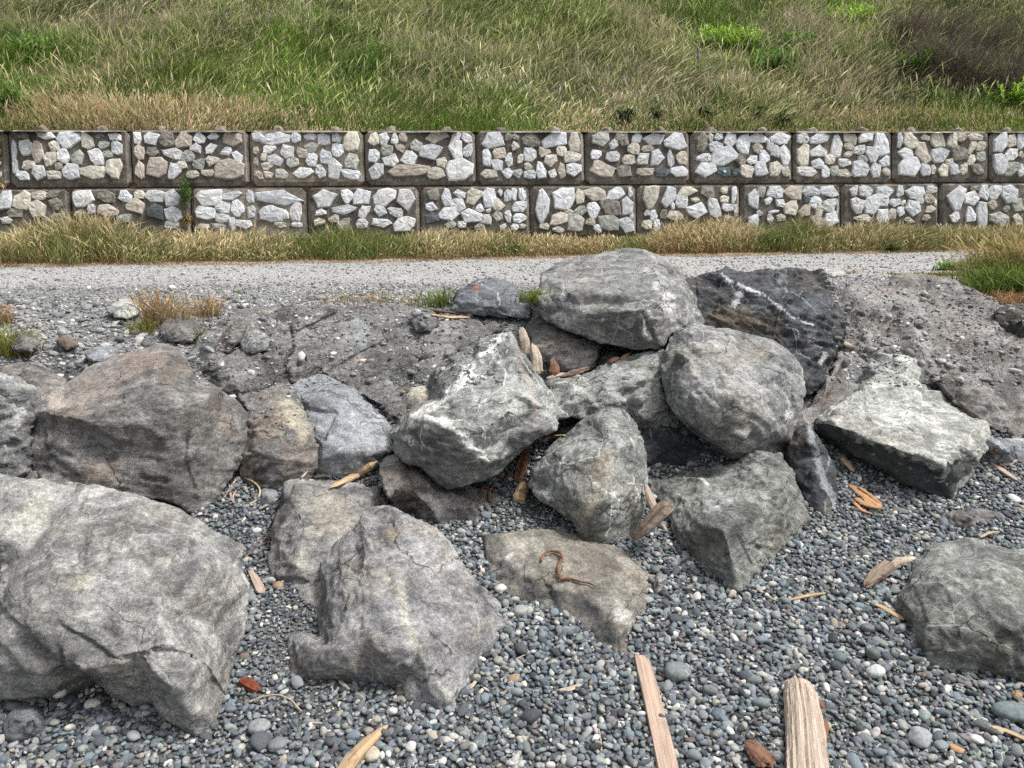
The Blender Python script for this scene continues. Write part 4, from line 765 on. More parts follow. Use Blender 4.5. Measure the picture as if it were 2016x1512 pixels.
def put_stone(px, py, w, h, kd):
    global HEART
    (u, v) = wall_uv([px], [py])[0]
    (ul, _), (ur, _) = wall_uv([px - w / 2, px + w / 2], [py, py]); (_, vb), (_, vt) = wall_uv([px, px], [py + h / 2, py - h / 2])
    lst, us = (BLK_T, U_TOP) if v > WJ else (BLK_B, U_BOT)
    i = int(math.floor((u - us[0]) / BW))
    if i not in lst: return
    blk, org = lst[i]; u0 = us[i] + .046; u1 = us[i] + BW - .046
    v0 = (WJ if v > WJ else WJ - BH) + .05; v1 = v0 + BH - .095
    a, b = max(ul, u0), min(ur, u1); c_, d_ = max(vb, v0), min(vt, v1)
    if b - a < .02 or d_ - c_ < .02: return
    o = stone(blk, org, (a + b) / 2, (c_ + d_) / 2, b - a, d_ - c_, kd)
    if abs(px - (1008 + 1665 / 4)) < .1 and abs(py - (230 + 435 / 4)) < .1: HEART = (o, (a + b) / 2, (c_ + d_) / 2); o['label'] = 'dark stone painted with a small pale turquoise heart'
for ox, (x0, txt) in T.items():
    for tk in txt.split():
        kd = 'w'
        if tk[-1].isalpha(): kd = tk[-1]; tk = tk[:-1]
        x, y, w, h = map(float, tk.split(',')); put_stone(x0 + x / 4, 230 + y / 4, w / 4, h / 4, kd)
# courses run on outside the frame: plain stones there, and the hidden foot of the lower course
def fill(lst, us, i, vlo, vhi, xmin=-99):
    blk, org = lst[i]; x = us[i] + .11
    r_ = random.Random(i * 7 + int(vlo * 100))
    for row in range(4):
        v = vlo + (row + .5) * (vhi - vlo) / 4; x = us[i] + .10 + r_.uniform(0, .04)
        while x < us[i] + BW - .12:
            w = r_.uniform(.08, .17)
            if x < xmin: x += w; continue
            stone(blk, org, min(x + w / 2, us[i] + BW - .06 - w / 2), v, w * .82, (vhi - vlo) / 4 * r_.uniform(.6, .85), r_.choice('wbbcpgk')); x += w + .02
for i in list(BLK_T):
    if not (1 < i < 12): fill(BLK_T, U_TOP, i, WJ + .05, WJ + BH - .05)
fill(BLK_T, U_TOP, 11, WJ + .05, WJ + BH - .05, float(wall_uv([2026], [300])[0][0]))
for i in list(BLK_B):
    if not (0 < i < 11) : fill(BLK_B, U_BOT, i, WJ - BH + .1, WJ - .05)
if HEART:
    o, cu, cv = HEART; pts = []
    for k in range(24):
        t = k / 24 * 6.283; pts.append((.016 * math.sin(t) ** 3 * 1.15, (.013 * math.cos(t) - .005 * math.cos(2 * t) - .002 * math.cos(3 * t) - .001 * math.cos(4 * t)) * 1.3))
    bm = bmesh.new(); fr = [bm.verts.new(tuple(_Uw * a + _Vw * b + _Nw2 * .043)) for a, b in pts]; bk = [bm.verts.new(tuple(_Uw * a + _Vw * b + _Nw2 * .028)) for a, b in pts]
    bm.faces.new(fr)
    for i in range(24): bm.faces.new([bk[i], bk[(i + 1) % 24], fr[(i + 1) % 24], fr[i]])
    bmesh.ops.recalc_face_normals(bm, faces=bm.faces)
    nh = NT('turquoise_paint'); mh = nh.finish((.25, .72, .70), .6)
    hb = bm_obj('painted_heart', bm, mh, o.parent); hb.location = Vector(wall_pt(cu, cv, 0)) - Vector(BLK_T[int((cu - U_TOP[0]) / BW)][1])
print('wall', len(bpy.data.objects), round(time.time() - T0, 1))
# ------------------------------------------------------------------ pebbles and gravel
def ico(sub):
    bm = bmesh.new(); bmesh.ops.create_icosphere(bm, subdivisions=sub, radius=1)
    V = np.array([v.co[:] for v in bm.verts]); F = np.array([[v.index for v in f.verts] for f in bm.faces]); bm.free(); return V, F
IV2, IF2 = ico(2); IV1, IF1 = ico(1); IV3, IF3 = ico(3)
def pshape(V, seed, amt=.16, ang=False):
    r = 1 + amt * fbm(V + seed * 5.1, .9, 2, seed) * 2
    Q = V * r[:, None]
    if ang:
        f = np.random.default_rng(seed)
        for _ in range(7):
            d = f.normal(size=3); d /= np.linalg.norm(d); h = f.uniform(.55, .8); s = Q @ d; Q = Q - np.where(s > h, s - h, 0)[:, None] * d
    else: Q = np.sign(Q) * np.abs(Q) ** .92
    return Q
def rotm(yaw, tx, ty):
    cy, sy = np.cos(yaw), np.sin(yaw); cx, sx = np.cos(tx), np.sin(tx); c2, s2 = np.cos(ty), np.sin(ty); z = np.zeros_like(yaw); o = np.ones_like(yaw)
    Rz = np.stack([cy, -sy, z, sy, cy, z, z, z, o], -1).reshape(-1, 3, 3)
    Rx = np.stack([o, z, z, z, cx, -sx, z, sx, cx], -1).reshape(-1, 3, 3)
    Ry = np.stack([c2, z, s2, z, o, z, -s2, z, c2], -1).reshape(-1, 3, 3)
    return Rx @ Ry @ Rz
def scatter_mesh(name, shapes, F, P, R, SC, C, mat):
    N = len(P); sh = RNG.integers(0, len(shapes), N); SH = np.array(shapes)[sh]
    V = np.einsum('nij,nvj->nvi', R, SH * SC[:, None, :]) + P[:, None, :]
    nv = SH.shape[1]; FF = (F[None] + (np.arange(N) * nv)[:, None, None]).reshape(-1, 3)
    col = np.repeat(C, nv, axis=0)
    return mesh_np(name, V.reshape(-1, 3), FF, col, True, mat)
PAL = 1.12 * np.array([(.105, .125, .142), (.13, .15, .165), (.075, .085, .095), (.17, .185, .19), (.21, .22, .215), (.12, .135, .14), (.155, .175, .18), (.30, .30, .28), (.42, .41, .38), (.25, .235, .205), (.09, .095, .10), (.17, .145, .125), (.05, .055, .06), (.14, .125, .125)]) * 1.0
PW = np.array([14, 13, 14, 11, 8, 8, 7, 6, 3.5, 3.5, 9, 1.2, 9, 5]); PW = PW / PW.sum()
def pcol(N): 
    c = PAL[RNG.choice(len(PAL), N, p=PW)] * RNG.uniform(.8, 1.2, (N, 1)); return c * (1 + RNG.normal(0, .03, (N, 3)))
def pebble_material():
    n = NT('beach_pebble_stone'); at = n.node('ShaderNodeAttribute', {'attribute_name': 'tone'}); tc = n.node('ShaderNodeTexCoord').outputs['Object']
    n1 = n.noise(tc, 70, 6, .7, .6); n2 = n.noise(tc, 420, 4, .7)
    c = n.scalec(at.outputs['Color'], n.ramp(n1, .3, .7, .72, 1.28)); c = n.scalec(c, n.ramp(n2, .3, .7, .82, 1.18))
    vv = n.node('ShaderNodeTexVoronoi', {'feature': 'DISTANCE_TO_EDGE'}, Vector=tc, Scale=30).outputs[0]
    c = n.mix(n.math('MULTIPLY', n.ramp(vv, .03, .01), n.ramp(n.noise(tc, 20, 2), .55, .62)), c, (.5, .5, .48))
    return n.finish(c, .86, n2, .5, .002, .15)
M_peb = pebble_material()
SH2 = [pshape(IV2, k, .14) for k in range(14)]; SH1 = [pshape(IV1, k + 30, .18) for k in range(10)]
def jgrid(x0, x1, y0, y1, sp):
    X, Y = np.meshgrid(np.arange(x0, x1, sp), np.arange(y0, y1, sp)); X = X.ravel() + RNG.uniform(-.5, .5, X.size) * sp; Y = Y.ravel() + RNG.uniform(-.5, .5, Y.size) * sp
    return X, Y
def beach_ok(X, Y, m=.75):
    k = (np.abs(X) < .70 * Y + m) & (Y < 3.75 - .12 * np.sin(X * 5))
    k &= ~((X < -.9) & (Y > 3.3))
    return k
def fine_mask(X, Y):
    P = np.stack([X, Y, np.zeros_like(X)], -1); return fbm(P, 2.3, 3, 77)
def finest(X, Y):            # dark fine shingle areas between the front boulders
    return np.maximum.reduce([np.exp(-(((X - a) / r) ** 2 + ((Y - b) / s) ** 2)) for a, b, r, s in ((-.74, 2.3, .10, .28), (.17, 2.95, .18, .10), (-.62, 1.95, .12, .08))])
EXCL = [(1262, 1304, 1345, 1680, 36), (1574, 1392, 1596, 1680, 70), (764, 1432, 660, 1570, 26), (1548, 1196, 1624, 1177, 8), (1708, 1192, 1777, 1229, 10), (1702, 1166, 1800, 1104, 26), (1470, 1482, 1512, 1525, 36), (1600, 1390, 1620, 1470, 24), (476, 1358, 510, 1372, 20), (1021, 970, 1030, 998, 24), (1672, 958, 1732, 1015, 40), (1246, 1062, 1316, 996, 36), (1101, 1366, 1145, 1360, 8), (1946, 1438, 2030, 1468, 8), (492, 1132, 514, 1176, 14), (1950, 914, 2005, 950, 12), (490, 1398, 592, 1412, 6),
        (1333, 1342, 1334, 1343, 46), (1808, 1465, 1809, 1466, 44), (1995, 1412, 1996, 1412, 60), (512, 1448, 513, 1448, 36), (1722, 1335, 1723, 1335, 32), (548, 1485, 549, 1485, 32), (946, 1467, 947, 1467, 34), (1010, 1345, 1011, 1345, 24), (986, 1168, 987, 1168, 22), (1025, 1212, 1026, 1212, 26), (732, 1500, 733, 1500, 28)]
def under_wood(P, grow):
    out = np.zeros(len(P), bool); XY = P[:, :2]
    for x1, y1, x2, y2, w in EXCL:
        A, B = ground_hit([x1, x2], [y1, y2]); ra = w / FPX * np.linalg.norm(A - CP) / 2; a, b = A[:2], B[:2]; ab = b - a
        t = np.clip(((XY - a) @ ab) / max(ab @ ab, 1e-9), 0, 1); out |= np.linalg.norm(XY - a - t[:, None] * ab, axis=1) < ra + grow
    return out
# large pebbles first (dart throwing), each a thing when it shows large
cands = []
X, Y = jgrid(-2.9, 3.4, 1.35, 3.6, .040); k = beach_ok(X, Y) & (RNG.random(X.size) < .34); X, Y = X[k], Y[k]
k = finest(X, Y) < RNG.uniform(.15, .6, X.size); X, Y = X[k], Y[k]
rad = np.clip(RNG.lognormal(math.log(.0132), .25, X.size), .011, .038)
order = np.argsort(-rad); cell = {}; keep = []
for i in order:
    r = rad[i]; cx, cy = int(X[i] / .05), int(Y[i] / .05); ok = True
    for a in (-2, -1, 0, 1, 2):
        for b in (-2, -1, 0, 1, 2):
            for j in cell.get((cx + a, cy + b), ()):
                if (X[i] - X[j]) ** 2 + (Y[i] - Y[j]) ** 2 < (.80 * (r + rad[j])) ** 2: ok = False; break
            if not ok: break
        if not ok: break
    if ok: cell.setdefault((cx, cy), []).append(i); keep.append(i)
keep = np.array(keep); X, Y, rad = X[keep], Y[keep], rad[keep]
Z = G(X, Y); P = np.stack([X, Y, Z], -1)
ins = inside(P + np.array([0, 0, .006])) | under_wood(P, .012); X, Y, Z, rad, P = X[~ins], Y[~ins], Z[~ins], rad[~ins], P[~ins]
N = len(X); asp = RNG.uniform(.66, 1.0, N); flat = RNG.uniform(.42, .72, N)
SC = np.stack([rad * RNG.uniform(1.0, 1.3, N), rad * asp, rad * flat], -1)
P[:, 2] += SC[:, 2] * .55 + .004
YAW = RNG.uniform(0, 6.28, N); TX = RNG.normal(.12, .25, N); TYY = RNG.normal(0, .25, N)
RM = rotm(YAW, TX, TYY); C = pcol(N)
pj = proj(P); vis = (pj[:, 0] > 5) & (pj[:, 0] < 2010) & (pj[:, 1] > 850) & (pj[:, 1] < 1507)
app = np.where(vis, rad / np.linalg.norm(P - CP, axis=1), 0)
# hidden behind rocks?
big = np.argsort(-app)[:520]; sel = []
for i in big:
    d = P[i] + np.array([0, 0, .01]) - CP; L = np.linalg.norm(d); h = ROCKBVH.ray_cast(Vector(CP), Vector(d / L), L - .01)
    if h[0] is None: sel.append(i)
    if len(sel) == 285: break
sel = np.array(sel); rest = np.setdiff1d(np.arange(N), sel)
o = link('pebbles', scatter_mesh('pebbles', SH2, IF2, P[rest], RM[rest], SC[rest], C[rest], M_peb))
tag(o, 'smooth grey beach pebbles covering the slope between the boulders', 'pebbles', kind='stuff')
LMK = [(1262, 1420, 'left of the long worn plank'), (1400, 1480, 'between the plank and the thick pale log'), (1330, 1250, 'above the tip of the long worn plank'), (1680, 1450, 'right of the thick pale log'), (1560, 1320, 'above the thick pale log'), (1850, 1400, 'near the pale angular stone at lower right'), (1960, 1490, 'in the bottom right corner'), (780, 1470, 'right of the tan stick at the bottom edge'), (640, 1470, 'left of the tan stick at the bottom edge'), (950, 1420, 'below the front centre boulder'), (1080, 1480, 'at the bottom edge below the pale wood chip'), (400, 1480, 'below the tip of the lower left boulder'), (150, 1440, 'right of the flat stone in the bottom left corner'), (530, 1380, 'near the dark red wood chunk'), (520, 1230, 'in the channel between the two big front boulders'), (950, 1120, 'between the front centre boulder and the flat slab'), (1060, 1250, 'below the flat slab with the root'), (1150, 1340, 'near the pale wood chip on the shingle'), (1380, 1180, 'between the flat slab and the greenish block'), (1600, 1180, 'around the slim sloping stick at right'), (1660, 1080, 'right of the greenish angular block'), (1720, 1280, 'left of the lower right boulder'), (1850, 1360, 'just below the lower right boulder'), (1800, 1030, 'below the wedge shaped boulder'), (480, 1010, 'in the small pebble pocket at left'), (1050, 1010, 'in the pebble hollow below the central gap'), (50, 1490, 'at the bottom left edge'), (1960, 1000, 'near the right edge above the lower right boulder')]
PG = 'larger pebbles lying loose on the shingle'
NAMED = [('white', (.42, .41, .385)), ('pale grey', (.24, .25, .245)), ('blue grey', (.125, .15, .17)), ('greenish grey', (.13, .15, .145)), ('dark grey', (.06, .066, .074)), ('beige', (.27, .24, .195)), ('brown', (.15, .12, .095)), ('mid grey', (.16, .17, .175))]
NW = np.array([5, 14, 24, 14, 17, 4, 1.5, 20.]); NW /= NW.sum()
pm = {}
SH3 = [pshape(IV2 if False else IV3, k + 60, .14) for k in range(5)]
for i in sel:
    q = int(RNG.choice(len(NAMED), p=NW)); s = int(RNG.integers(0, 5)); v = int(RNG.integers(0, 3))
    if (q, s, v) not in pm:
        c = 1.1 * np.array(NAMED[q][1]) * (.85, 1.0, 1.18)[v]; pm[(q, s, v)] = mesh_np('pebble', SH3[s], IF3, np.repeat(c[None], len(IV3), 0), True, M_peb)
    ob = bpy.data.objects.new('pebble', pm[(q, s, v)]); COL.objects.link(ob)
    ob.matrix_world = Matrix.Translation(Vector(P[i])) @ Matrix(RM[i].tolist()).to_4x4() @ Matrix.Diagonal((*SC[i], 1))
    pp = proj(P[i][None])[0]; lm = min(LMK, key=lambda t: (t[0] - pp[0]) ** 2 + (t[1] - pp[1]) ** 2)[2]
    tag(ob, '%s %s pebble %s' % ('flattish' if SC[i][2] < .5 * SC[i][1] else 'plump', NAMED[q][0], lm), 'pebble', PG)
# medium and small fill
X, Y = jgrid(-2.9, 3.4, 1.35, 3.75, .0146); k = beach_ok(X, Y); X, Y = X[k], Y[k]
fm = finest(X, Y); r0 = np.clip(RNG.lognormal(math.log(.0092), .28, len(X)), .005, .02) * (1 - .38 * np.clip(fm * 1.6, 0, 1)) * (1 - .15 * sstep(-.1, .5, fine_mask(X, Y)))
P2 = np.stack([X, Y, G(X, Y)], -1)
pj = proj(P2); k = (pj[:, 1] > 820); P2, r0 = P2[k], r0[k]
ins = inside(P2 + np.array([0, 0, .004])); P2, r0 = P2[~ins], r0[~ins]; N = len(P2)
SC2 = np.stack([r0 * RNG.uniform(1, 1.35, N), r0 * RNG.uniform(.65, 1, N), r0 * RNG.uniform(.42, .75, N)], -1); P2[:, 2] += SC2[:, 2] * .4 + RNG.uniform(0, .006, N)
near = P2[:, 1] < 2.75
for m_, shp, ff in ((near, SH2, IF2), (~near, SH1, IF1)):
    o = link('shingle', scatter_mesh('shingle', shp, ff, P2[m_], rotm(RNG.uniform(0, 6.28, m_.sum()), RNG.normal(.1, .35, m_.sum()), RNG.normal(0, .35, m_.sum())), SC2[m_], pcol(m_.sum()), M_peb))
    tag(o, 'small mixed grey shingle filling the beach ' + ('near the camera' if m_ is near else 'between the farther boulders'), 'shingle', kind='stuff')
print('pebbles', N, near.sum(), 'large', len(rest), round(time.time() - T0, 1))
# angular gravel on the path shoulder, chips further out and crumbs on the grouted ledges
M_grav = attr_mat('path_gravel', .85, .3, 90, .6, .2)
GP = .85 * np.array([(.34, .34, .335), (.24, .25, .255), (.16, .165, .17), (.45, .44, .42), (.58, .57, .54), (.10, .105, .11), (.33, .28, .23), (.20, .21, .205)]); GW = np.array([20, 20, 16, 12, 5, 10, 4, 13.]); GW /= GW.sum()
SHA = [pshape(IV1, k + 90, .22, True) for k in range(12)]
def gravel(name, label, X, Y, r, zf, lift=.25):
    N = len(X); P = np.stack([X, Y, zf(X, Y)], -1)
    S_ = np.stack([r * RNG.uniform(1, 1.6, N), r * RNG.uniform(.7, 1.1, N), r * RNG.uniform(.35, .8, N)], -1); P[:, 2] += S_[:, 2] * lift
    c = GP[RNG.choice(len(GP), N, p=GW)] * RNG.uniform(.75, 1.25, (N, 1))
    o = link(name, scatter_mesh(name, SHA, IF1, P, rotm(RNG.uniform(0, 6.28, N), RNG.normal(0, .35, N), RNG.normal(0, .35, N)), S_, c, M_grav)); tag(o, label, 'gravel', kind='stuff'); return o
X, Y = jgrid(-4.6, 4.6, 3.35, 5.6, .024); k = (np.abs(X) < .70 * Y + .8) & (RNG.random(X.size) < np.interp(Y, [3.3, 4.3, 5.6], [.95, .9, .7])) & ((X < -.3) | (Y > 3.95)); X, Y = X[k], Y[k]
r = np.clip(RNG.lognormal(math.log(.0092), .45, X.size), .004, .038) * np.interp(Y, [3.4, 4.4, 5.6], [1.15, .9, .6])
gravel('gravel', 'loose angular grey gravel along the near edge of the path', X, Y, r, G)
X = RNG.uniform(-3.2, -.3, 170); Y = RNG.uniform(3.35, 4.7, 170)
gravel('loose_stones', 'larger broken stones strewn on the gravel shoulder at left', X, Y, RNG.uniform(.014, .034, 170), G, .3)
X, Y = jgrid(-6.6, 6.6, 5.2, 8.4, .036); k = (Y - TW * X < 7.95) & (np.abs(X) < .7 * Y + .8) & (RNG.random(X.size) < .6); X, Y = X[k], Y[k]
gravel('stone_chips', 'scattered small chips on the compacted far half of the path', X, Y, np.clip(RNG.lognormal(math.log(.006), .45, X.size), .003, .022), G)
# crumbs lying on the grouted ledges
def on_rocks(x0, x1, y0, y1, n, names):
    out = []; rs = np.random.default_rng(3)
    while len(out) < n:
        px, py = rs.uniform(x0, x1), rs.uniform(y0, y1); p, nr = hit(px, py)
        if nr[2] > .55: out.append(p)
        else: n -= 1
    return np.array(out)
for (x0, x1, y0, y1, n_) in ((380, 1000, 600, 760, 1500), (1620, 2016, 550, 760, 1700), (480, 610, 740, 850, 120)):
    Q = on_rocks(x0, x1, y0, y1, n_, None); zz = Q[:, 2]
    gravel('crumbs', 'gravel crumbs stuck on the grouted ledge ' + ('at left' if x0 == 380 else ('at right' if x0 == 1620 else 'above the cracked rock')), Q[:, 0], Q[:, 1], np.clip(RNG.lognormal(math.log(.0055), .45, len(Q)), .003, .02), lambda a, b: zz, .15)
for (x0, x1, y0, y1, n_, w_) in ((400, 1000, 605, 760, 70, 'left'), (1640, 2016, 560, 760, 80, 'right')):
    Q = on_rocks(x0, x1, y0, y1, n_, None); zq = Q[:, 2]
    gravel('embedded_stones', 'fist sized stones bedded in the grouted ledge at ' + w_, Q[:, 0], Q[:, 1], RNG.uniform(.012, .032, len(Q)), lambda a, b: zq, -.15)
print('gravel', round(time.time() - T0, 1))
# ------------------------------------------------------------------ grass and plants
M_grass = attr_mat('grass_blades', .75, 0, 1, 0, .15, trans=.25)
M_leaf = attr_mat('plant_leaves', .6, 0, 1, 0, .25, trans=.3)
def blades(name, P, h, w, lean, c0, c1, c2, head=None, hw=.0, sag=.25, mat=None):
    N = len(P); t = np.tile(np.array([0, .45, .8, 1.0]), (N, 1)); wd = np.tile(np.array([1, .85, .55, 0]), (N, 1)) * w[:, None]
    if head is not None:
        t[head] = [0, .62, .84, 1.0]; wd[head, 0] = w[head] * .55; wd[head, 1] = w[head] * .45
        wd[head, 2] = (hw[head] if hasattr(hw, '__len__') else hw)
    a = RNG.uniform(0, np.pi, N); side = np.stack([np.cos(a), np.sin(a) * .6, np.zeros(N)], -1)
    V = np.zeros((N, 7, 3)); Cc = np.zeros((N, 7, 3))
    for k in range(4):
        tk = t[:, k]; L = np.linalg.norm(lean, axis=1)
        pos = P + np.stack([lean[:, 0] * h * tk ** 2, lean[:, 1] * h * tk ** 2, h * tk * (1 - sag * np.clip(L, 0, 1.2) * tk)], -1)
        s = side * wd[:, k, None] * .5
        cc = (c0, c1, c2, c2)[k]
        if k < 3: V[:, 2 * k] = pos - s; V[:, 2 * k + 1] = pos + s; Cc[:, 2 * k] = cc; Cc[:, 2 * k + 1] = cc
        else: V[:, 6] = pos; Cc[:, 6] = cc
    tri = np.array([[0, 1, 3], [0, 3, 2], [2, 3, 5], [2, 5, 4], [4, 5, 6]])
    F = (tri[None] + (np.arange(N) * 7)[:, None, None]).reshape(-1, 3)
    return mesh_np(name, V.reshape(-1, 3), F, Cc.reshape(-1, 3), True, mat or M_grass)
GT = np.array([(.17, .31, .042), (.055, .125, .02), (.33, .54, .065), (.24, .29, .065), (.66, .55, .34), (.42, .35, .25), (.50, .29, .16), (.16, .12, .11), (.52, .52, .25)])
GREEN, DGREEN, BRIGHT, OLIVE, TAN, GBR, RUST, DBR, STRAW = range(9)
BLOBS = [(180, 20, 300, 45, GBR, 1.5), (150, 180, 110, 60, TAN, 1.6), (60, 120, 80, 100, GREEN, 3.5), (40, 210, 60, 50, BRIGHT, .9), (330, 150, 200, 60, OLIVE, 1.2), (560, 60, 60, 30, BRIGHT, 2), (620, 90, 150, 50, GREEN, 1), (720, 100, 60, 40, DGREEN, 1),
         (880, 90, 60, 50, GBR, 1), (800, 30, 60, 40, GBR, .8), (930, 70, 80, 40, STRAW, 1), (880, 140, 70, 60, GREEN, 1.5), (1060, 60, 90, 70, STRAW, 1), (1250, 40, 60, 30, GBR, 1.2), (1290, 90, 70, 60, STRAW, 1),
         (1250, 145, 160, 60, GBR, 2.2), (1130, 110, 60, 40, GREEN, .8), (1440, 75, 80, 30, BRIGHT, 5), (1560, 90, 60, 30, BRIGHT, 3), (1520, 130, 60, 30, GREEN, 2), (1640, 120, 90, 60, GBR, 2.2), (1700, 160, 80, 50, GBR, 1.2), (1560, 170, 120, 40, TAN, 1.2), (1480, 30, 60, 30, GREEN, 2), (1540, 55, 80, 30, GBR, 1.6),
         (1680, 30, 50, 50, BRIGHT, 4), (1760, 90, 60, 40, BRIGHT, .8), (1800, 130, 60, 40, GREEN, 1.5), (1900, 70, 150, 90, DBR, 5), (1990, 120, 60, 60, DBR, 2), (1780, 30, 40, 50, DBR, 2.5), (1980, 190, 50, 25, BRIGHT, 3), (1900, 190, 100, 40, OLIVE, 1.2),
         (180, 236, 260, 13, RUST, 4), (270, 222, 210, 22, TAN, 4), (560, 238, 110, 10, RUST, 2.2), (1150, 225, 110, 30, TAN, 1.5), (1230, 240, 200, 8, RUST, 1), (1500, 238, 300, 9, RUST, 1.8), (1850, 240, 200, 8, RUST, 2), (1400, 200, 250, 25, STRAW, 1), (800, 220, 250, 25, GREEN, 1.0), (700, 180, 260, 40, OLIVE, 1)]
def gtype(P, px):
    N = len(P); Wt = np.zeros((N, 9)); Q = P * np.array([1, 1, 0])
    n1 = fbm(Q, .9, 4, 3); n2 = fbm(Q, 1.4, 4, 13); n3 = fbm(Q, 2.2, 3, 23); n4 = fbm(Q, 1.1, 3, 33)
    Wt[:, GREEN] = 1.9 + 2.8 * np.clip(n1 + .1, 0, 1); Wt[:, OLIVE] = .8 + np.clip(n2, 0, 1) * 2; Wt[:, DGREEN] = 1.0 + np.clip(n3, 0, 1) * 2.0
    Wt[:, STRAW] = .28 + np.clip(n4, 0, 1) * 1.5; Wt[:, GBR] = .10 + np.clip(-n1 - .1, 0, 1) * 2.0; Wt[:, TAN] = .14 + np.clip(-n2 - .1, 0, 1) * 1.2; Wt[:, BRIGHT] = .04 + np.clip(n3 - .22, 0, 1) * 2
    for x, y, rx, ry, t, a in BLOBS:
        e = np.exp(-(((px[:, 0] - x) / rx) ** 2 + ((px[:, 1] - y) / ry) ** 2)); Wt[:, t] += a * e * (1.6 if a > 1 else 1.2)
    cw = np.cumsum(Wt, 1); r = RNG.random(N) * cw[:, -1]
    return (cw < r[:, None]).sum(1)
def hill_roots(n, s0, s1, xm=.68, pw=1.0):
    s = s0 + (s1 - s0) * RNG.random(n) ** pw; ulim = (HTOP[1] + s) * xm + 1.2
    u = RNG.uniform(-1, 1, n) * ulim
    X = HTOP[0] + _Uw[0] * u + _Bw[0] * s; Y = HTOP[1] + _Uw[1] * u + _Bw[1] * s
    return np.stack([X, Y, Hh(X, Y)], -1), s
def lean_of(P, n, base=(.08, -.05), amt=.42):
    Q = P * np.array([1, 1, 0])
    L = np.stack([base[0] + fbm(Q, 1.7, 2, 61) * .55, base[1] + fbm(Q, 1.2, 2, 62) * .5], -1)
    return L + RNG.normal(0, amt, (n, 2)) * np.array([1, .6])
P, s = hill_roots(262000, .26, 4.9)
px = proj(P + np.array([0, 0, .2])); t = gtype(P, px)
Q = P * np.array([1, 1, 0]); hn = .20 * (1 + 1.1 * fbm(Q, 1.4, 4, 71)) * RNG.uniform(.55, 1.25, len(P)) * np.interp(s, [.26, .6, 1.4], [.5, .8, 1.0])
hn *= np.where(t == TAN, 1.25, 1) * np.where(t == GBR, 1.3, 1) * np.where(t == BRIGHT, .8, 1) * np.where(t == RUST, .75, 1)
hn = np.clip(hn, .06, .75)
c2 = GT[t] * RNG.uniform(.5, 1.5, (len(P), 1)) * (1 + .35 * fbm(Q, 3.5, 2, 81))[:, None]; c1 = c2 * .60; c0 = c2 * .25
dry = (t == TAN) | (t == GBR) | (t == STRAW)
c1 = np.where((t == TAN)[:, None] | (t == GBR)[:, None], c2 * .55 + np.array([.05, .065, .015]), c1)
head = dry & (RNG.random(len(P)) < .75)
w = np.where(head, .0045, .005) * RNG.uniform(.6, 1.35, len(P)); w = np.where((t == BRIGHT) | (t == DGREEN), w * 1.5, w)
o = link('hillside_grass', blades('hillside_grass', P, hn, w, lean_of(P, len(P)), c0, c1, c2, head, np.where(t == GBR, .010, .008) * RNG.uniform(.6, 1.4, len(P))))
tag(o, 'tall mixed green and straw coloured grass covering the bank above the wall', 'grass', kind='stuff')
# thinner, taller seed stalks standing above
P, s = hill_roots(26000, .3, 4.8); px = proj(P + np.array([0, 0, .35])); t = gtype(P, px); k = (t == TAN) | (t == GBR) | (t == STRAW) | (t == OLIVE); P, s, t = P[k], s[k], t[k]
h = RNG.uniform(.32, .62, len(P)) * np.interp(s, [.1, .6, 1.5], [.5, .8, 1])
c2 = GT[t] * RNG.uniform(.9, 1.5, (len(P), 1)) + .02; c2 = np.where((t == OLIVE)[:, None], c2 * .6 + GT[STRAW] * .5, c2)
o = link('seed_stalks', blades('seed_stalks', P, h, np.full(len(P), .005), lean_of(P, len(P), (.3, -.15), .3), c2 * .5, c2 * .7, c2, np.ones(len(P), bool), RNG.uniform(.010, .02, len(P)), sag=.35))
tag(o, 'feathery pale seed stalks standing above the bank grass', 'grass', kind='stuff')
# short grass right behind the wall top
n_ = 24000; P, s = hill_roots(n_, .16, .7); px = proj(P + np.array([0, 0, .08]))
rw = np.zeros(n_); 
for x, y, rx, a in ((300, 0, 240, 1.6), (560, 0, 120, .9), (1500, 0, 300, .7), (1850, 0, 200, .8), (1150, 0, 60, .9), (80, 0, 60, .2)): rw += a * np.exp(-((px[:, 0] - x) / rx) ** 2)
isr = RNG.random(n_) < rw / (rw + .8); t = np.where(isr, np.where(RNG.random(n_) < .5, RUST, TAN), np.where(RNG.random(n_) < .5, GREEN, OLIVE))
h = RNG.uniform(.04, .16, n_) * np.where(isr, np.where(px[:, 0] < 520, 1.9, 1.1), 1) * np.interp(s, [.16, .3, .45], [.3, .75, 1.1]); c2 = GT[t] * RNG.uniform(.7, 1.3, (n_, 1))
c2 = np.where((t == RUST)[:, None], np.array([.60, .40, .24]) * RNG.uniform(.7, 1.3, (n_, 1)), c2)
o = link('wall_top_grass', blades('wall_top_grass', P, h, RNG.uniform(.004, .008, n_), lean_of(P, n_, (.1, 0), .2), c2 * .7, c2 * .9, c2, isr, .009)); tag(o, 'short rusty and green grass edging the top of the wall', 'grass', kind='stuff')
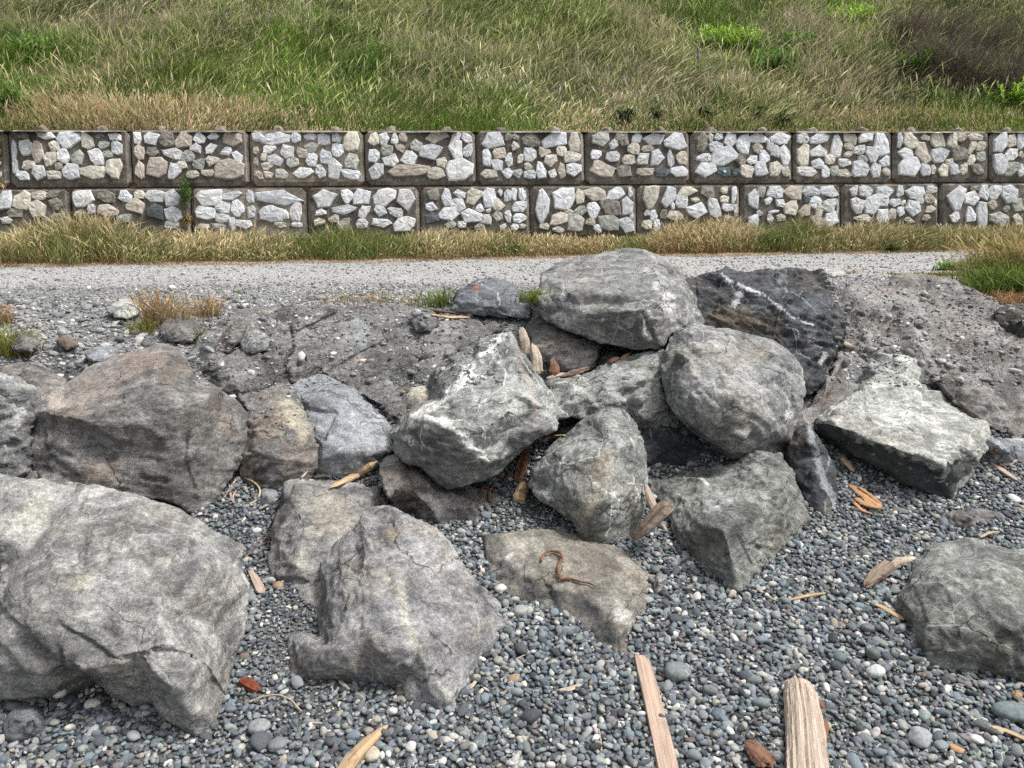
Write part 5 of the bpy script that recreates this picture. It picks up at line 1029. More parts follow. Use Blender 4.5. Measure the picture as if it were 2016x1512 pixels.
# verge at the foot of the wall
prof = np.array([(-200, 450), (0, 448), (60, 432), (150, 412), (220, 412), (270, 430), (300, 448), (400, 450), (500, 452), (600, 452), (640, 435), (700, 440), (800, 455), (900, 450), (1000, 450), (1100, 458), (1200, 460), (1280, 455), (1320, 428), (1400, 418), (1450, 430), (1500, 440), (1560, 418), (1620, 436), (1660, 440), (1750, 425), (1850, 440), (1950, 436), (2016, 430), (2200, 430)], float)
n_ = 60000; sx = RNG.uniform(-7.0, 7.3, n_); sv = 7.86 + .66 * RNG.random(n_) ** .9
e1 = fbm(np.stack([sx, sv * 0, sx * 0], -1), 2.6, 4, 91) * .16; Yv = sv + TW * sx; k = sv > 7.9 + e1; sx, Yv, sv = sx[k], Yv[k], sv[k]; n_ = len(sx)
P = np.stack([sx, Yv, G(sx, Yv)], -1); px = proj(P)
yt = np.interp(px[:, 0], prof[:, 0], prof[:, 1]) + 8 * fbm(P, 6, 3, 95)
ztip = P[:, 2] + (px[:, 1] - yt) * (P[:, 1] / FPX); h = np.clip((ztip - P[:, 2]) * .9 * RNG.uniform(.30, 1.12, n_) ** 1.5 * (1 + .5 * fbm(P, 5, 3, 98)), .04, .5) * np.interp(sv, [7.86, 8.0, 8.2], [.25, .8, 1.0])
n1 = fbm(P, 1.6, 3, 96); n2 = fbm(P, 3.1, 3, 97); gx = np.zeros(n_)
for x, r_, a in ((130, 150, .35), (640, 60, 1.4), (760, 60, 1.2), (1000, 40, .8), (1250, 35, .9), (1530, 40, 2.2), (1850, 60, .5), (1960, 60, .8)): gx += a * np.exp(-((px[:, 0] - x) / r_) ** 2)
gr = RNG.random(n_) < np.clip(.28 + n1 * .6 + gx * .6, .05, .92)
tanc = np.array([.64, .53, .32]); rust = np.array([.42, .23, .13]); grn = np.array([.14, .22, .05]); oli = np.array([.28, .27, .10])
va = RNG.uniform(.45, 1.45, (n_, 1)); c2 = np.where(gr[:, None], np.where(RNG.random((n_, 1)) < .5, grn, oli), tanc) * va
rz = np.clip(.55 + n2 + (px[:, :1].ravel() > 900) * .2, 0, 1)[:, None]
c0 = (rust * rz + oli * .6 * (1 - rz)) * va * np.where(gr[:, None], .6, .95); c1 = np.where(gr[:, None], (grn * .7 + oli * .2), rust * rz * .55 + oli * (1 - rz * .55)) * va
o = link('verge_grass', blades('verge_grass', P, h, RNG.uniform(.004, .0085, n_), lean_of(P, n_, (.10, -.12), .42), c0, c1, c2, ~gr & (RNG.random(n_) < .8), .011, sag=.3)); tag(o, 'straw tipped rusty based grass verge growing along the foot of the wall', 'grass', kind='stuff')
# thatch at the edge
n_ = 9000; sx = RNG.uniform(-7.0, 7.2, n_); sv = 7.90 + RNG.normal(0, .06, n_) - .14 * np.clip(fbm(np.stack([sx, sx * 0, sx * 0], -1), 1.9, 4, 55), -.3, 1); Yv = sv + TW * sx; P = np.stack([sx, Yv, G(sx, Yv) + .004], -1)
c2 = np.array([.46, .33, .21]) * RNG.uniform(.6, 1.3, (n_, 1))
o = link('dry_thatch', blades('dry_thatch', P, RNG.uniform(.015, .05, n_), RNG.uniform(.004, .009, n_), RNG.normal(0, 1.4, (n_, 2)), c2, c2, c2, sag=.5)); tag(o, 'flattened dry orange thatch where verge meets path', 'grass', kind='stuff')

def tuft(name, label, cx, cy, n, spread, h, cols, cat='grass tuft', w=(.003, .006), lean=(.1, -.1), la=.45, group=None, head=.5, P0=None):
    p = hit(cx, cy)[0] if P0 is None else P0; k = len(cols)
    P = np.tile(p, (n, 1)) + np.stack([RNG.normal(0, spread, n), RNG.normal(0, spread * .5, n), np.zeros(n)], -1)
    if P0 is None: 
        P[:, 2] = np.maximum(G(P[:, 0], P[:, 1]), p[2] - .02) if p[2] > G(p[0], p[1]) + .05 else G(P[:, 0], P[:, 1])
    c2 = np.array(cols)[RNG.integers(0, k, n)] * RNG.uniform(.7, 1.3, (n, 1)); org = P[0].copy() if False else p
    me = blades(name, P - org, RNG.uniform(.4, 1.1, n) * h, RNG.uniform(w[0], w[1], n), np.array(lean) + RNG.normal(0, la, (n, 2)), c2 * .6, c2 * .9, c2, RNG.random(n) < head, w[1] * 1.5)
    o = link(name, me, None, tuple(org)); tag(o, label, cat, group); return o
STR = [(.54, .42, .25), (.42, .26, .13), (.36, .20, .10), (.30, .28, .12)]
GRN = [(.10, .16, .035), (.16, .24, .05), (.22, .26, .06)]
tuft('grass_tuft', 'tall dry straw grass tuft behind the brown blocky rock at left', 312, 640, 240, .05, .22, STR)
tuft('grass_tuft', 'spreading dry tuft just right of the tallest straw tuft at left', 350, 626, 110, .06, .14, STR)
tuft('grass_tuft', 'small orange dry tuft at the ledge top right of the brown blocky rock', 408, 625, 150, .045, .13, STR)
tuft('grass_tuft', 'green grass tuft beside the brown blocky rock', 390, 655, 200, .035, .08, GRN, head=0)
tuft('grass_tuft', 'yellow green low tuft left of the tall straw tuft', 285, 655, 160, .045, .08, [(.3, .3, .08), (.2, .25, .06), (.4, .3, .12)], head=.1)
tuft('grass_tuft', 'yellowing weed tuft at the left edge above the cut off boulder', 20, 700, 320, .06, .16, [(.30, .32, .07), (.2, .26, .05), (.42, .30, .12)], head=.1)
tuft('grass_tuft', 'tiny bright green tuft on the gravel left of centre', 476, 578, 70, .025, .03, GRN + [(.3, .36, .08)], head=0)
tuft('grass_tuft', 'sparse dry tuft above the grouted ledge, left of the wooden boards', 700, 597, 130, .14, .08, STR)
tuft('grass_tuft', 'dry tuft with some green at the top edge of the grouted ledge', 790, 598, 130, .10, .08, STR + GRN)
tuft('grass_tuft', 'green weed tuft left of the small domed rock', 865, 600, 200, .05, .13, GRN, head=.1)
tuft('grass_tuft', 'bright green tuft between the small domed rock and the topmost boulder', 1050, 588, 200, .035, .09, GRN + [(.32, .36, .08)], head=0)
tuft('grass_tuft', 'low dry grass beside the pale flat stone on the path', 1668, 540, 90, .05, .04, STR, head=0)
tuft('grass_tuft', 'dry tuft at the left edge next to the gravel', 6, 640, 120, .03, .12, STR)
# big clump at right, several kinds of growth
c_ = hit(1990, 575)[0]
def clump(label, cx, cy, n, sx_, sy_, h, cols, w, la, head, name='grass_clump', base=(-.1, -.1)):
    gpt = ground_hit([cx], [cy])[0]; P = np.tile(gpt, (n, 1)) + np.stack([RNG.normal(0, sx_, n), RNG.normal(0, sy_, n), np.zeros(n)], -1); P[:, 2] = G(P[:, 0], P[:, 1])
    org = np.array([gpt[0], gpt[1], float(G(gpt[0], gpt[1]))]); c2 = np.array(cols)[RNG.integers(0, len(cols), n)] * RNG.uniform(.65, 1.35, (n, 1))
    me = blades(name, P - org, RNG.uniform(.35, 1.1, n) * h, RNG.uniform(w[0], w[1], n), np.array(base) + RNG.normal(0, la, (n, 2)), c2 * .5, c2 * .85, c2, RNG.random(n) < head, w[1] * 1.5)
    o = link(name, me, None, tuple(org)); tag(o, label, 'grass clump')
clump('tall arching straw grass clump at the right edge beside the path', 2005, 560, 1700, .15, .12, .36, [(.50, .38, .22), (.42, .30, .16), (.40, .33, .14), (.18, .20, .06)], (.004, .008), .45, .6)
clump('green leafy lower part of the clump at the right edge', 2010, 580, 900, .16, .08, .22, GRN, (.006, .014), .5, 0)
clump('yellow green mixed grass at the left side of the right edge clump', 1945, 568, 600, .06, .08, .24, [(.36, .30, .13), (.24, .24, .08), (.14, .18, .05)], (.004, .008), .4, .3)
clump('rusty dry grass skirt under the clump at the right edge', 2000, 597, 600, .14, .04, .08, [(.36, .20, .10), (.45, .30, .16)], (.004, .008), .7, 0)
clump('low green and orange ground weeds left of the right edge clump', 1850, 541, 700, .16, .03, .04, [(.14, .20, .05), (.34, .24, .09), (.30, .26, .08)], (.006, .012), .7, 0)
clump('bright leafy weed with a pale flower by the path at right', 1880, 532, 240, .06, .03, .10, [(.16, .28, .06), (.22, .34, .08)], (.012, .024), .7, 0)

def leafy(name, label, org, n, R, H, cols, L, Wd, up=.6, cat='plant', stemcol=(.12, .14, .05), droop=.3):
    """plant with blade-shaped leaves round a few stems"""
    root = tag(link(name, None, None, tuple(org)), label, cat)
    ns = max(3, n // 14); V = []; F = []; Cs = []
    tips = []
    for _ in range(ns):
        a = RNG.uniform(0, 6.28); r = R * RNG.random() ** .6; hh = H * RNG.uniform(.5, 1)
        top = np.array([math.cos(a) * r, math.sin(a) * r * .7, hh]); b = top * np.array([.3, .3, 0]); tips.append((b, top))
        i = len(V); sd = np.array([.003, 0, 0]); V += [b - sd, b + sd, top + sd * .5, top - sd * .5]; F += [[i, i + 1, i + 2], [i, i + 2, i + 3]]; Cs += [stemcol] * 4
    link('stem', mesh_np('stem', np.array(V), np.array(F), np.array(Cs), True, M_leaf), root)
    V = []; F = []; Cs = []
    for _ in range(n):
        b, top = tips[RNG.integers(0, ns)]; t = RNG.uniform(.15, 1); p = b + (top - b) * t
        a = RNG.uniform(0, 6.28); el = RNG.normal(up, .35); d = np.array([math.cos(a) * math.cos(el), math.sin(a) * math.cos(el), math.sin(el)])
        l = L * RNG.uniform(.6, 1.2); s_ = np.cross(d, [0, 0, 1]); s_ /= np.linalg.norm(s_) + 1e-6; s_ = s_ * Wd * RNG.uniform(.7, 1.2) / 2
        m1 = p + d * l * .5; e = p + d * l - np.array([0, 0, droop * l]); i = len(V)
        mid = m1 + np.array([0, 0, -.1 * Wd])
        V += [p, m1 - s_, mid, m1 + s_, e]; F += [[i, i + 2, i + 1], [i, i + 3, i + 2], [i + 1, i + 2, i + 4], [i + 2, i + 3, i + 4]]
        c = np.array(cols[RNG.integers(0, len(cols))]) * RNG.uniform(.7, 1.35); Cs += [c * .7, c, c * .85, c, c * 1.1]
    link('foliage', mesh_np('foliage', np.array(V), np.array(F), np.array(Cs), True, M_leaf), root)
    return root
def wallspot(px_, py_, d=.02):
    u, v = wall_uv([px_], [py_])[0]; return wall_pt(u, v, d)
LG = [(.07, .16, .03), (.11, .22, .045), (.05, .11, .025), (.16, .27, .06)]
leafy('seam_plant', 'bright green leafy plant sprouting from the joint of the lower block course', wallspot(370, 410, .05), 170, .09, .30, LG, .075, .016, .9, droop=.1)
leafy('seam_plant', 'dried brown lower leaves hanging under the green plant in the wall joint', wallspot(372, 440, .06), 90, .06, .14, [(.30, .19, .08), (.22, .15, .06), (.16, .2, .05)], .06, .014, -.4, droop=.4)
leafy('edge_weed', 'green and straw weed hanging over the left end of the upper course', wallspot(4, 320, .06), 150, .09, .28, [(.14, .24, .05), (.3, .3, .1), (.09, .15, .03)], .08, .016, .6)
leafy('edge_weed', 'dried weed remains below the green one at the left end of the wall', wallspot(8, 372, .06), 60, .04, .12, [(.42, .28, .16), (.32, .2, .11)], .06, .012, -.5)
def hill_hit(px_, py_):
    d = ray(px_, py_)[0]; d = d / d[1]; ys = np.linspace(8.2, 16, 1200); P = CP + d * ys[:, None]; z = Hh(P[:, 0], P[:, 1])
    s = (P[:, 0] - HTOP[0]) * _Bw[0] + (P[:, 1] - HTOP[1]) * _Bw[1]; k = np.argmax((P[:, 2] < z) & (s > .02)); return P[k]
DG_ = [(.035, .075, .025), (.05, .11, .03), (.08, .14, .04)]
for x, y, l in ((1230, 240, 'low dark green weed on the wall top right of the broken branch'), (1288, 236, 'taller dark leafed weed on the wall top, next to the low dark weed'), (1388, 232, 'dark green dock like rosette on the wall top right of centre'), (1492, 234, 'small dark leafy weed on the wall top right of the dark rosette'), (1838, 200, 'dark green weed in the bank grass above the right part of the wall'), (1545, 243, 'tiny green weed on the wall top above the block with the heart')):
    leafy('weed', l, hill_hit(x, y + 8) , 110, .14, .17, DG_, .12, .035, .5)
for x, y, l in ((1515, 480, 'dense green weed rising in the verge right of centre'), (1758, 484, 'low dark green weed at the verge edge on the right'), (735, 470, 'green weed patch in the verge left of centre'), (1008, 478, 'small green weed in the verge near the middle')):
    g0 = ground_hit([x], [y + 14])[0]; g0 = np.array([g0[0], min(g0[1], 8.1 + TW * g0[0]), 0]); g0[1] = max(g0[1], 7.88 + TW * g0[0]); g0[2] = float(G(g0[0], g0[1]))
    leafy('weed', l, g0, 200, .13, .18 if x == 1515 else .09, [(.06, .12, .03), (.09, .17, .04)], .07, .014, .7)
FB = [(.34, .55, .07), (.45, .66, .10), (.24, .42, .06)]
for i, (x, y, r_, l) in enumerate(((1400, 85, .22, 'bright yellow green fern clump on the bank, left of a pair'), (1470, 88, .24, 'bright yellow green fern clump on the bank, right of a pair'), (1570, 95, .20, 'smaller bright fern clump on the bank above the pale seed heads'), (1672, 40, .25, 'bright green fern clump near the top of the bank beside the brown shrubs'), (1985, 200, .25, 'yellow green fern clump at the right edge below the brown shrubs'), (75, 105, .2, 'green leafy clump on the bank near the left edge'), (1520, 130, .25, 'mid green leafy clump under the bright ferns'), (1800, 140, .2, 'green leafy clump at the lower left of the brown shrubs'), (20, 215, .2, 'leafy green clump at the left end just above the wall'))):
    leafy('fern', l, hill_hit(x, y + 18), 650, r_ * 1.5, .34, FB if i in (0, 1, 3, 4) else [(.16, .32, .05), (.22, .40, .07), (.10, .22, .04)], .13, .024, .8, cat='fern')
# brown twiggy shrubs top right
SB = [(.12, .09, .08), (.19, .15, .135), (.07, .06, .05), (.14, .14, .06)]
for x, y, s_, l in ((1790, 60, .30, 'brown twiggy shrub farthest left of the dark shrubs on the bank'), (1870, 50, .42, 'dense dark brown shrub near the top right of the bank'), (1960, 70, .45, 'dark brown shrub at the top right corner of the bank'), (1900, 125, .40, 'dark brown shrub lowest on the bank, above pale grass'), (1990, 150, .36, 'purplish brown shrub at the right edge of the bank'), (1830, 110, .33, 'brown shrub between the green clump and the dense dark shrub')):
    org = hill_hit(x, y + 50); n_ = 1500
    P = np.stack([RNG.normal(0, s_ * .6, n_), RNG.normal(0, s_ * .4, n_), np.zeros(n_)], -1); P[:, 2] = Hh(P[:, 0] + org[0], P[:, 1] + org[1]) - org[2]
    root = tag(link('shrub', None, None, tuple(org)), l, 'shrub', 'brown shrubs on the bank')
    c2 = np.array(SB)[RNG.integers(0, 4, n_)] * RNG.uniform(.6, 1.5, (n_, 1)); dd = np.exp(-((P[:, 0] / (s_ * .8)) ** 2 + (P[:, 1] / (s_ * .6)) ** 2))
    link('twigs', blades('twigs', P, (RNG.uniform(.25, .55, n_) * (.5 + dd)), RNG.uniform(.004, .009, n_), RNG.normal(0, .45, (n_, 2)), c2 * .6, c2, c2, sag=.1), root)
    n2_ = 700; Pz = np.stack([RNG.normal(0, s_ * .6, n2_), RNG.normal(0, s_ * .4, n2_), RNG.uniform(.1, .45, n2_)], -1); Pz[:, 2] += Hh(Pz[:, 0] + org[0], Pz[:, 1] + org[1]) - org[2]
    c2 = np.array([(.09, .12, .035), (.12, .09, .06)])[RNG.integers(0, 2, n2_)] * RNG.uniform(.6, 1.4, (n2_, 1))
    link('leaves', blades('leaves', Pz, RNG.uniform(.02, .06, n2_), RNG.uniform(.008, .018, n2_), RNG.normal(0, 1, (n2_, 2)), c2, c2, c2), root)
# lupin spike
org = hill_hit(1372, 165); root = tag(link('lupin', None, None, tuple(org)), 'single small purple flower spike in the pale grass of the bank', 'flower')
bm = bmesh.new()
for k in range(26):
    a = k * 2.4; r_ = .012 * (1 - k / 40); m = Matrix.Translation((math.cos(a) * r_, math.sin(a) * r_, .30 + k * .0045)) @ Matrix.Diagonal((.008, .008, .006, 1)); bmesh.ops.create_icosphere(bm, subdivisions=1, radius=1, matrix=m)
nl = NT('lupin_purple'); bm_obj('blossom', bm, nl.finish((.17, .12, .42), .6), root)
bm = bmesh.new(); bmesh.ops.create_cone(bm, segments=6, radius1=.004, radius2=.003, depth=.34, matrix=Matrix.Translation((0, 0, .17)), cap_ends=True); nl = NT('lupin_stem'); bm_obj('stem', bm, nl.finish((.1, .15, .04), .6), root)
print('grass', round(time.time() - T0, 1))
# ------------------------------------------------------------------ driftwood
def wood_mat(name, a, b, dark, sc=1.0, bumpd=.004):
    n = NT(name); tc = n.node('ShaderNodeTexCoord').outputs['Object']; oi = n.node('ShaderNodeObjectInfo')
    co = n.vmath('ADD', tc, n.vmath('SCALE', (3.0, 1, 2), sc=oi.outputs['Random']))
    g1 = n.node('ShaderNodeMapping', None, Vector=co, Scale=(2.5 * sc, 45 * sc, 45 * sc)).outputs[0]
    w = n.noise(g1, 1.6, 8, .65, .8); w2 = n.noise(n.node('ShaderNodeMapping', None, Vector=co, Scale=(5 * sc, 120 * sc, 120 * sc)).outputs[0], 1.5, 6, .6)
    c = n.mix(n.ramp(w, .34, .64), a, b); c = n.mix(n.math('MULTIPLY', n.ramp(w2, .42, .33), .6), c, dark)
    c = n.mix(n.math('MULTIPLY', n.ramp(n.noise(co, 9, 6, .7, .4), .56, .7), .5), c, dark)
    return n.finish(c, .8, n.math('ADD', w, n.math('MULTIPLY', w2, .5)), .8, bumpd, .2)
WM = {'pale': wood_mat('weathered_pale_wood', (.30, .24, .19), (.50, .42, .34), (.10, .07, .05), bumpd=.008), 'tan': wood_mat('tan_driftwood', (.32, .22, .125), (.50, .37, .23), (.16, .09, .05)),
      'plank': wood_mat('worn_plank_wood', (.27, .195, .15), (.44, .335, .26), (.20, .145, .12)), 'brown': wood_mat('brown_bark_wood', (.10, .07, .052), (.27, .21, .165), (.045, .028, .02)),
      'red': wood_mat('rusty_red_wood', (.10, .025, .014), (.19, .055, .03), (.03, .008, .006)), 'orange': wood_mat('orange_shaved_wood', (.27, .14, .065), (.44, .26, .14), (.18, .07, .03)),
      'bark': wood_mat('reddish_bark', (.09, .045, .03), (.20, .11, .07), (.05, .025, .015)), 'pink': wood_mat('pinkish_split_wood', (.27, .20, .16), (.42, .335, .28), (.24, .14, .09)), 'root': wood_mat('rusty_root', (.11, .045, .028), (.22, .12, .08), (.06, .025, .015)),
      'twig': wood_mat('pale_twig', (.33, .25, .17), (.48, .38, .27), (.15, .1, .06))}
def wood(name, label, pts, wpx, mat, flat=.7, cat='driftwood', seg=10, jit=.10, lift=1.0, ends=(.6, .6), n=14, raise_=(), group=None, seed=1, sq=2.2, parent=None, Ys=None):
    """pts: photo pixels laid on whatever lies there; wpx: widths in pixels"""
    rr = np.random.default_rng(seed + int(pts[0][0]))
    W3 = []; 
    for i, q in enumerate(pts):
        h_ = at_y([q[0]], [q[1]], [Ys[i]])[0] if Ys else hit(q[0], q[1])[0]; W3.append(h_ + (np.array([0, 0, raise_[i]]) if i < len(raise_) else 0))
    W3 = np.array(W3); D = np.linalg.norm(W3 - CP, axis=1)
    if not hasattr(wpx, '__len__'): wpx = [wpx] * len(pts)
    rad = np.array(wpx) * D / FPX / 2
    if not Ys: W3[:, 2] += rad * flat * lift + (.006 if W3[0, 1] < 3.3 else 0)
    seglen = np.concatenate([[0], np.cumsum(np.linalg.norm(np.diff(W3, axis=0), axis=1))]); tt = np.linspace(0, seglen[-1], n)
    Pc = np.stack([np.interp(tt, seglen, W3[:, k]) for k in range(3)], -1); R = np.interp(tt, seglen, rad)
    if len(pts) > 2:
        for _ in range(2): Pc[1:-1] = Pc[1:-1] * .5 + (Pc[:-2] + Pc[2:]) * .25
    T = np.gradient(Pc, axis=0); T /= np.linalg.norm(T, axis=1, keepdims=True) + 1e-9
    org = Pc[0].copy(); ax = Pc[-1] - Pc[0]; ax /= np.linalg.norm(ax); up = np.array([0, 0, 1.0]); 
    if abs(ax @ up) > .95: up = np.array([0, 1.0, 0])
    sy = np.cross(up, ax); sy /= np.linalg.norm(sy); sz = np.cross(ax, sy); M = np.stack([ax, sy, sz])
    base = 1 + rr.normal(0, jit * 1.3, seg); wob = np.cumsum(rr.normal(0, jit * .25, (n, seg)), 0); V = []
    ang = np.arange(seg) / seg * 2 * np.pi
    sup = (np.abs(np.cos(ang)) ** sq + np.abs(np.sin(ang)) ** sq) ** (-1 / sq)
    for i in range(n):
        t = T[i]; s = np.cross(up, t); s /= np.linalg.norm(s) + 1e-9; v = np.cross(t, s)
        e = 1.0
        if i == 0: e = ends[0]
        if i == n - 1: e = ends[1]
        q = R[i] * e * np.clip(base + wob[i], .5, 1.5) * sup * (1 + rr.normal(0, jit * .4, seg))
        push = t * (rr.normal(0, .25, seg)[:, None] * R[i] if i in (0, n - 1) else 0)
        V.append(Pc[i] + s * (np.cos(ang) * q)[:, None] + v * (np.sin(ang) * q * flat)[:, None] + push)
    V = np.concatenate(V + [Pc[:1] - T[:1] * R[0] * .15, Pc[-1:] + T[-1:] * R[-1] * .15]); V = (V - org) @ M.T
    me_f = []
    for i in range(n - 1):
        for k in range(seg): k2 = (k + 1) % seg; me_f.append((i * seg + k, i * seg + k2, (i + 1) * seg + k2, (i + 1) * seg + k))
    a = n * seg
    for k in range(seg): k2 = (k + 1) % seg; me_f.append((a, k2, k)); me_f.append((a + 1, (n - 1) * seg + k, (n - 1) * seg + k2))
    me = bpy.data.meshes.new(name); me.from_pydata(V.tolist(), [], me_f); me.update(); me.polygons.foreach_set('use_smooth', [name in ('root', 'twig', 'fold')] * len(me.polygons)); me.materials.append(WM[mat])
    o = link(name, me); o.matrix_world = Matrix([[*M[:, 0], org[0]], [*M[:, 1], org[1]], [*M[:, 2], org[2]], [0, 0, 0, 1]])
    if parent is None: tag(o, label, cat, group)
    return o
wood('driftwood_log', 'thick pale weathered log end with long splits, at the bottom right', [(1570, 1362), (1574, 1400), (1582, 1470), (1590, 1600), (1596, 1680)], [38, 54, 62, 70, 76], 'pale', flat=.62, seg=44, jit=.035, n=40, ends=(.55, .9), lift=.8, cat='log')
wood('plank', 'long straight worn plank running out of the bottom of the view', [(1262, 1304), (1272, 1350), (1310, 1520), (1345, 1680)], [28, 30, 36, 42], 'plank', flat=.32, seg=16, jit=.012, n=12, ends=(.88, 1), sq=6, cat='plank')
wood('driftwood_stick', 'tan pointed stick at the bottom edge left of centre', [(764, 1432), (735, 1475), (700, 1515), (660, 1570)], [10, 24, 30, 32], 'tan', flat=.6, seg=9, ends=(.3, .8))
wood('driftwood_stick', 'knobbly tan forked driftwood piece on top of the light topped block', [(742, 915), (725, 928), (700, 945), (675, 955), (650, 965)], [24, 34, 18, 13, 9], 'tan', flat=.6, ends=(.6, .3))
wood('driftwood_stick', 'thin pale stick behind the knobbly driftwood piece', [(614, 945), (650, 940), (688, 934)], [8, 9, 6], 'tan', flat=.7, seg=7)
wood('driftwood_stick', 'bleached splinter leaning at the foot of the bluish slab', [(594, 945), (606, 932)], [6, 4], 'pale', seg=6, n=4)
wood('driftwood_stick', 'short pale split stick standing against the right side of the lower left boulder', [(492, 1132), (503, 1155), (514, 1176)], [8, 16, 18], 'pink', flat=.6, seg=8)
wood('driftwood_stick', 'small pale stick below the pebble pocket left of the light topped block', [(512, 1005), (532, 996), (548, 986)], [5, 7, 6], 'pale', seg=6, n=6)
wood('driftwood_log', 'split brown log chunk wedged between the upright and the greenish boulders', [(1246, 1062), (1270, 1042), (1300, 1008), (1316, 996)], [10, 30, 36, 34], 'brown', flat=.8, seg=16, jit=.07, ends=(.4, .9), cat='log', Ys=(2.60, 2.60, 2.62, 2.64))
wood('driftwood_stick', 'pinkish bent branch behind the split brown log chunk', [(1272, 955), (1282, 985), (1294, 1012)], [10, 18, 20], 'pink', flat=.8, seg=9, Ys=(2.78, 2.72, 2.68))
wood('driftwood_stick', 'thin tan twig poking out below the split brown log chunk', [(1300, 1035), (1312, 1062)], [8, 6], 'twig', seg=6, n=5)
wood('driftwood_stick', 'slim tan stick on the pebbles at right, sloping up to the right', [(1548, 1196), (1585, 1186), (1624, 1177)], [5, 9, 6], 'tan', flat=.7, seg=7)
wood('driftwood_stick', 'flat tan stick on the pebbles pointing at the lower right boulder', [(1708, 1192), (1740, 1210), (1777, 1229)], [6, 11, 11], 'tan', flat=.45, seg=8, sq=4)
wood('driftwood_stick', 'thin pale stick left of the slim sloping stick', [(1490, 1172), (1510, 1182), (1528, 1192)], [4, 5, 4], 'twig', seg=6, n=6)
wood('driftwood_branch', 'dark brown barkless branch lying against the lower right boulder', [(1702, 1166), (1725, 1145), (1752, 1128)], [14, 24, 22], 'brown', flat=.8, seg=12, jit=.08)
wood('driftwood_branch', 'pale broken branch tip above the dark branch at the lower right boulder', [(1748, 1130), (1770, 1118), (1800, 1104)], [18, 20, 8], 'pale', flat=.7, seg=10, jit=.1)
wood('bark_piece', 'reddish curved bark piece close to the right of the thick pale log', [(1608, 1425), (1615, 1445), (1620, 1470)], [14, 26, 16], 'bark', flat=.5, cat='bark')
wood('bark_piece', 'small brown bark scrap above the reddish bark beside the pale log', [(1600, 1388), (1612, 1398), (1620, 1408)], [10, 18, 12], 'bark', flat=.5, cat='bark')
wood('bark_piece', 'dark jagged bark piece at the bottom edge left of the pale log', [(1470, 1482), (1488, 1500), (1512, 1525)], [14, 34, 42], 'bark', flat=.45, jit=.12, cat='bark')
wood('red_wood_chunk', 'wet dark red wood chunk on the pebbles between the two big front boulders', [(476, 1358), (492, 1362), (510, 1372)], [14, 22, 14], 'red', flat=.6, jit=.06, cat='wood chunk')
wood('wood_block', 'small sawn orange wood block on the pebbles below the central gap', [(1032, 972), (1021, 998)], [22, 24], 'tan', flat=.8, sq=8, seg=12, jit=.01, n=4, ends=(1, 1), cat='wood block')
wood('wood_splinter', 'tall pinkish split piece standing behind the point of the quartz ridged boulder', [(1034, 700), (1034, 670), (1027, 645)], [20, 22, 13], 'pale', flat=.5, seg=8, cat='wood piece', Ys=(3.33, 3.34, 3.36))
wood('wood_splinter', 'second pinkish split piece lower right of the tall one', [(1058, 735), (1056, 705), (1050, 682)], [20, 22, 18], 'pale', flat=.5, seg=8, cat='wood piece', Ys=(3.28, 3.30, 3.32))
wood('wood_splinter', 'short reddish wedge of wood standing in the central gap', [(1088, 736), (1090, 722), (1086, 708)], [22, 20, 13], 'bark', flat=.6, seg=8, cat='wood piece', Ys=(3.38, 3.40, 3.42))
wood('wood_splinter', 'flat pinkish board end on the dark ledge rock', [(1078, 746), (1100, 740), (1112, 738)], [10, 14, 12], 'pink', flat=.4, seg=8, cat='wood piece')
wood('driftwood_stick', 'crumbly brown stick on the dark ledge rock right of the board end', [(1104, 744), (1130, 738), (1160, 727)], [8, 16, 10], 'brown', flat=.7, jit=.12)
wood('wood_splinter', 'orange stick end in the dark gap under the topmost boulder', [(1222, 708), (1236, 702), (1246, 697)], [6, 9, 7], 'orange', seg=7, n=6, cat='wood piece')
wood('wood_splinter', 'reddish wood scrap in the dark gap under the topmost boulder', [(1196, 718), (1208, 712), (1220, 708)], [10, 14, 8], 'bark', seg=7, n=6, cat='wood piece')
wood('wood_splinter', 'tan wood sliver in the crevice between the central and the upright boulder', [(1066, 876), (1090, 868), (1112, 860)], [8, 12, 8], 'tan', flat=.6, seg=7, cat='wood piece')
wood('bark_piece', 'dark red bark strip upright in the crevice above the sawn block', [(1020, 955), (1030, 925), (1038, 900)], [18, 22, 14], 'bark', flat=.5, cat='bark')
wood('wood_board', 'long brown board lying on the grouted ledge next to the small domed rock', [(838, 608), (870, 616), (926, 621)], [6, 9, 6], 'brown', flat=.5, sq=5, cat='board')
wood('wood_board', 'pale split board beneath the long brown board on the ledge', [(850, 622), (885, 628), (925, 626)], [8, 10, 5], 'tan', flat=.5, sq=5, cat='board')
wood('driftwood_stick', 'reddish stick end in front of the pale rock at the right edge', [(1940, 894), (1955, 897), (1968, 898)], [7, 9, 8], 'bark', seg=8, n=6)
wood('driftwood_stick', 'pinkish flat splinter on the pebbles at the right edge', [(1950, 914), (1975, 930), (2005, 950)], [6, 14, 8], 'pink', flat=.4)
wood('driftwood_stick', 'short pinkish stick crossing behind the flat splinter at the right edge', [(1968, 920), (1985, 916), (2002, 912)], [6, 7, 6], 'pink', seg=7, n=6)
wood('driftwood_stick', 'tan stick at the lower right edge on the pebbles', [(1946, 1438), (1985, 1452), (2030, 1468)], [7, 9, 9], 'tan', seg=7, n=6)
wood('driftwood_stick', 'pale pointed wood chip on the pebbles below the front centre boulder', [(1101, 1366), (1122, 1367), (1145, 1360)], [6, 12, 5], 'pale', flat=.4, seg=8)
wood('driftwood_stick', 'tiny pale stick on the pebbles below the notch of the front centre boulder', [(668, 1354), (678, 1362), (690, 1370)], [5, 8, 6], 'pale', seg=6, n=5)
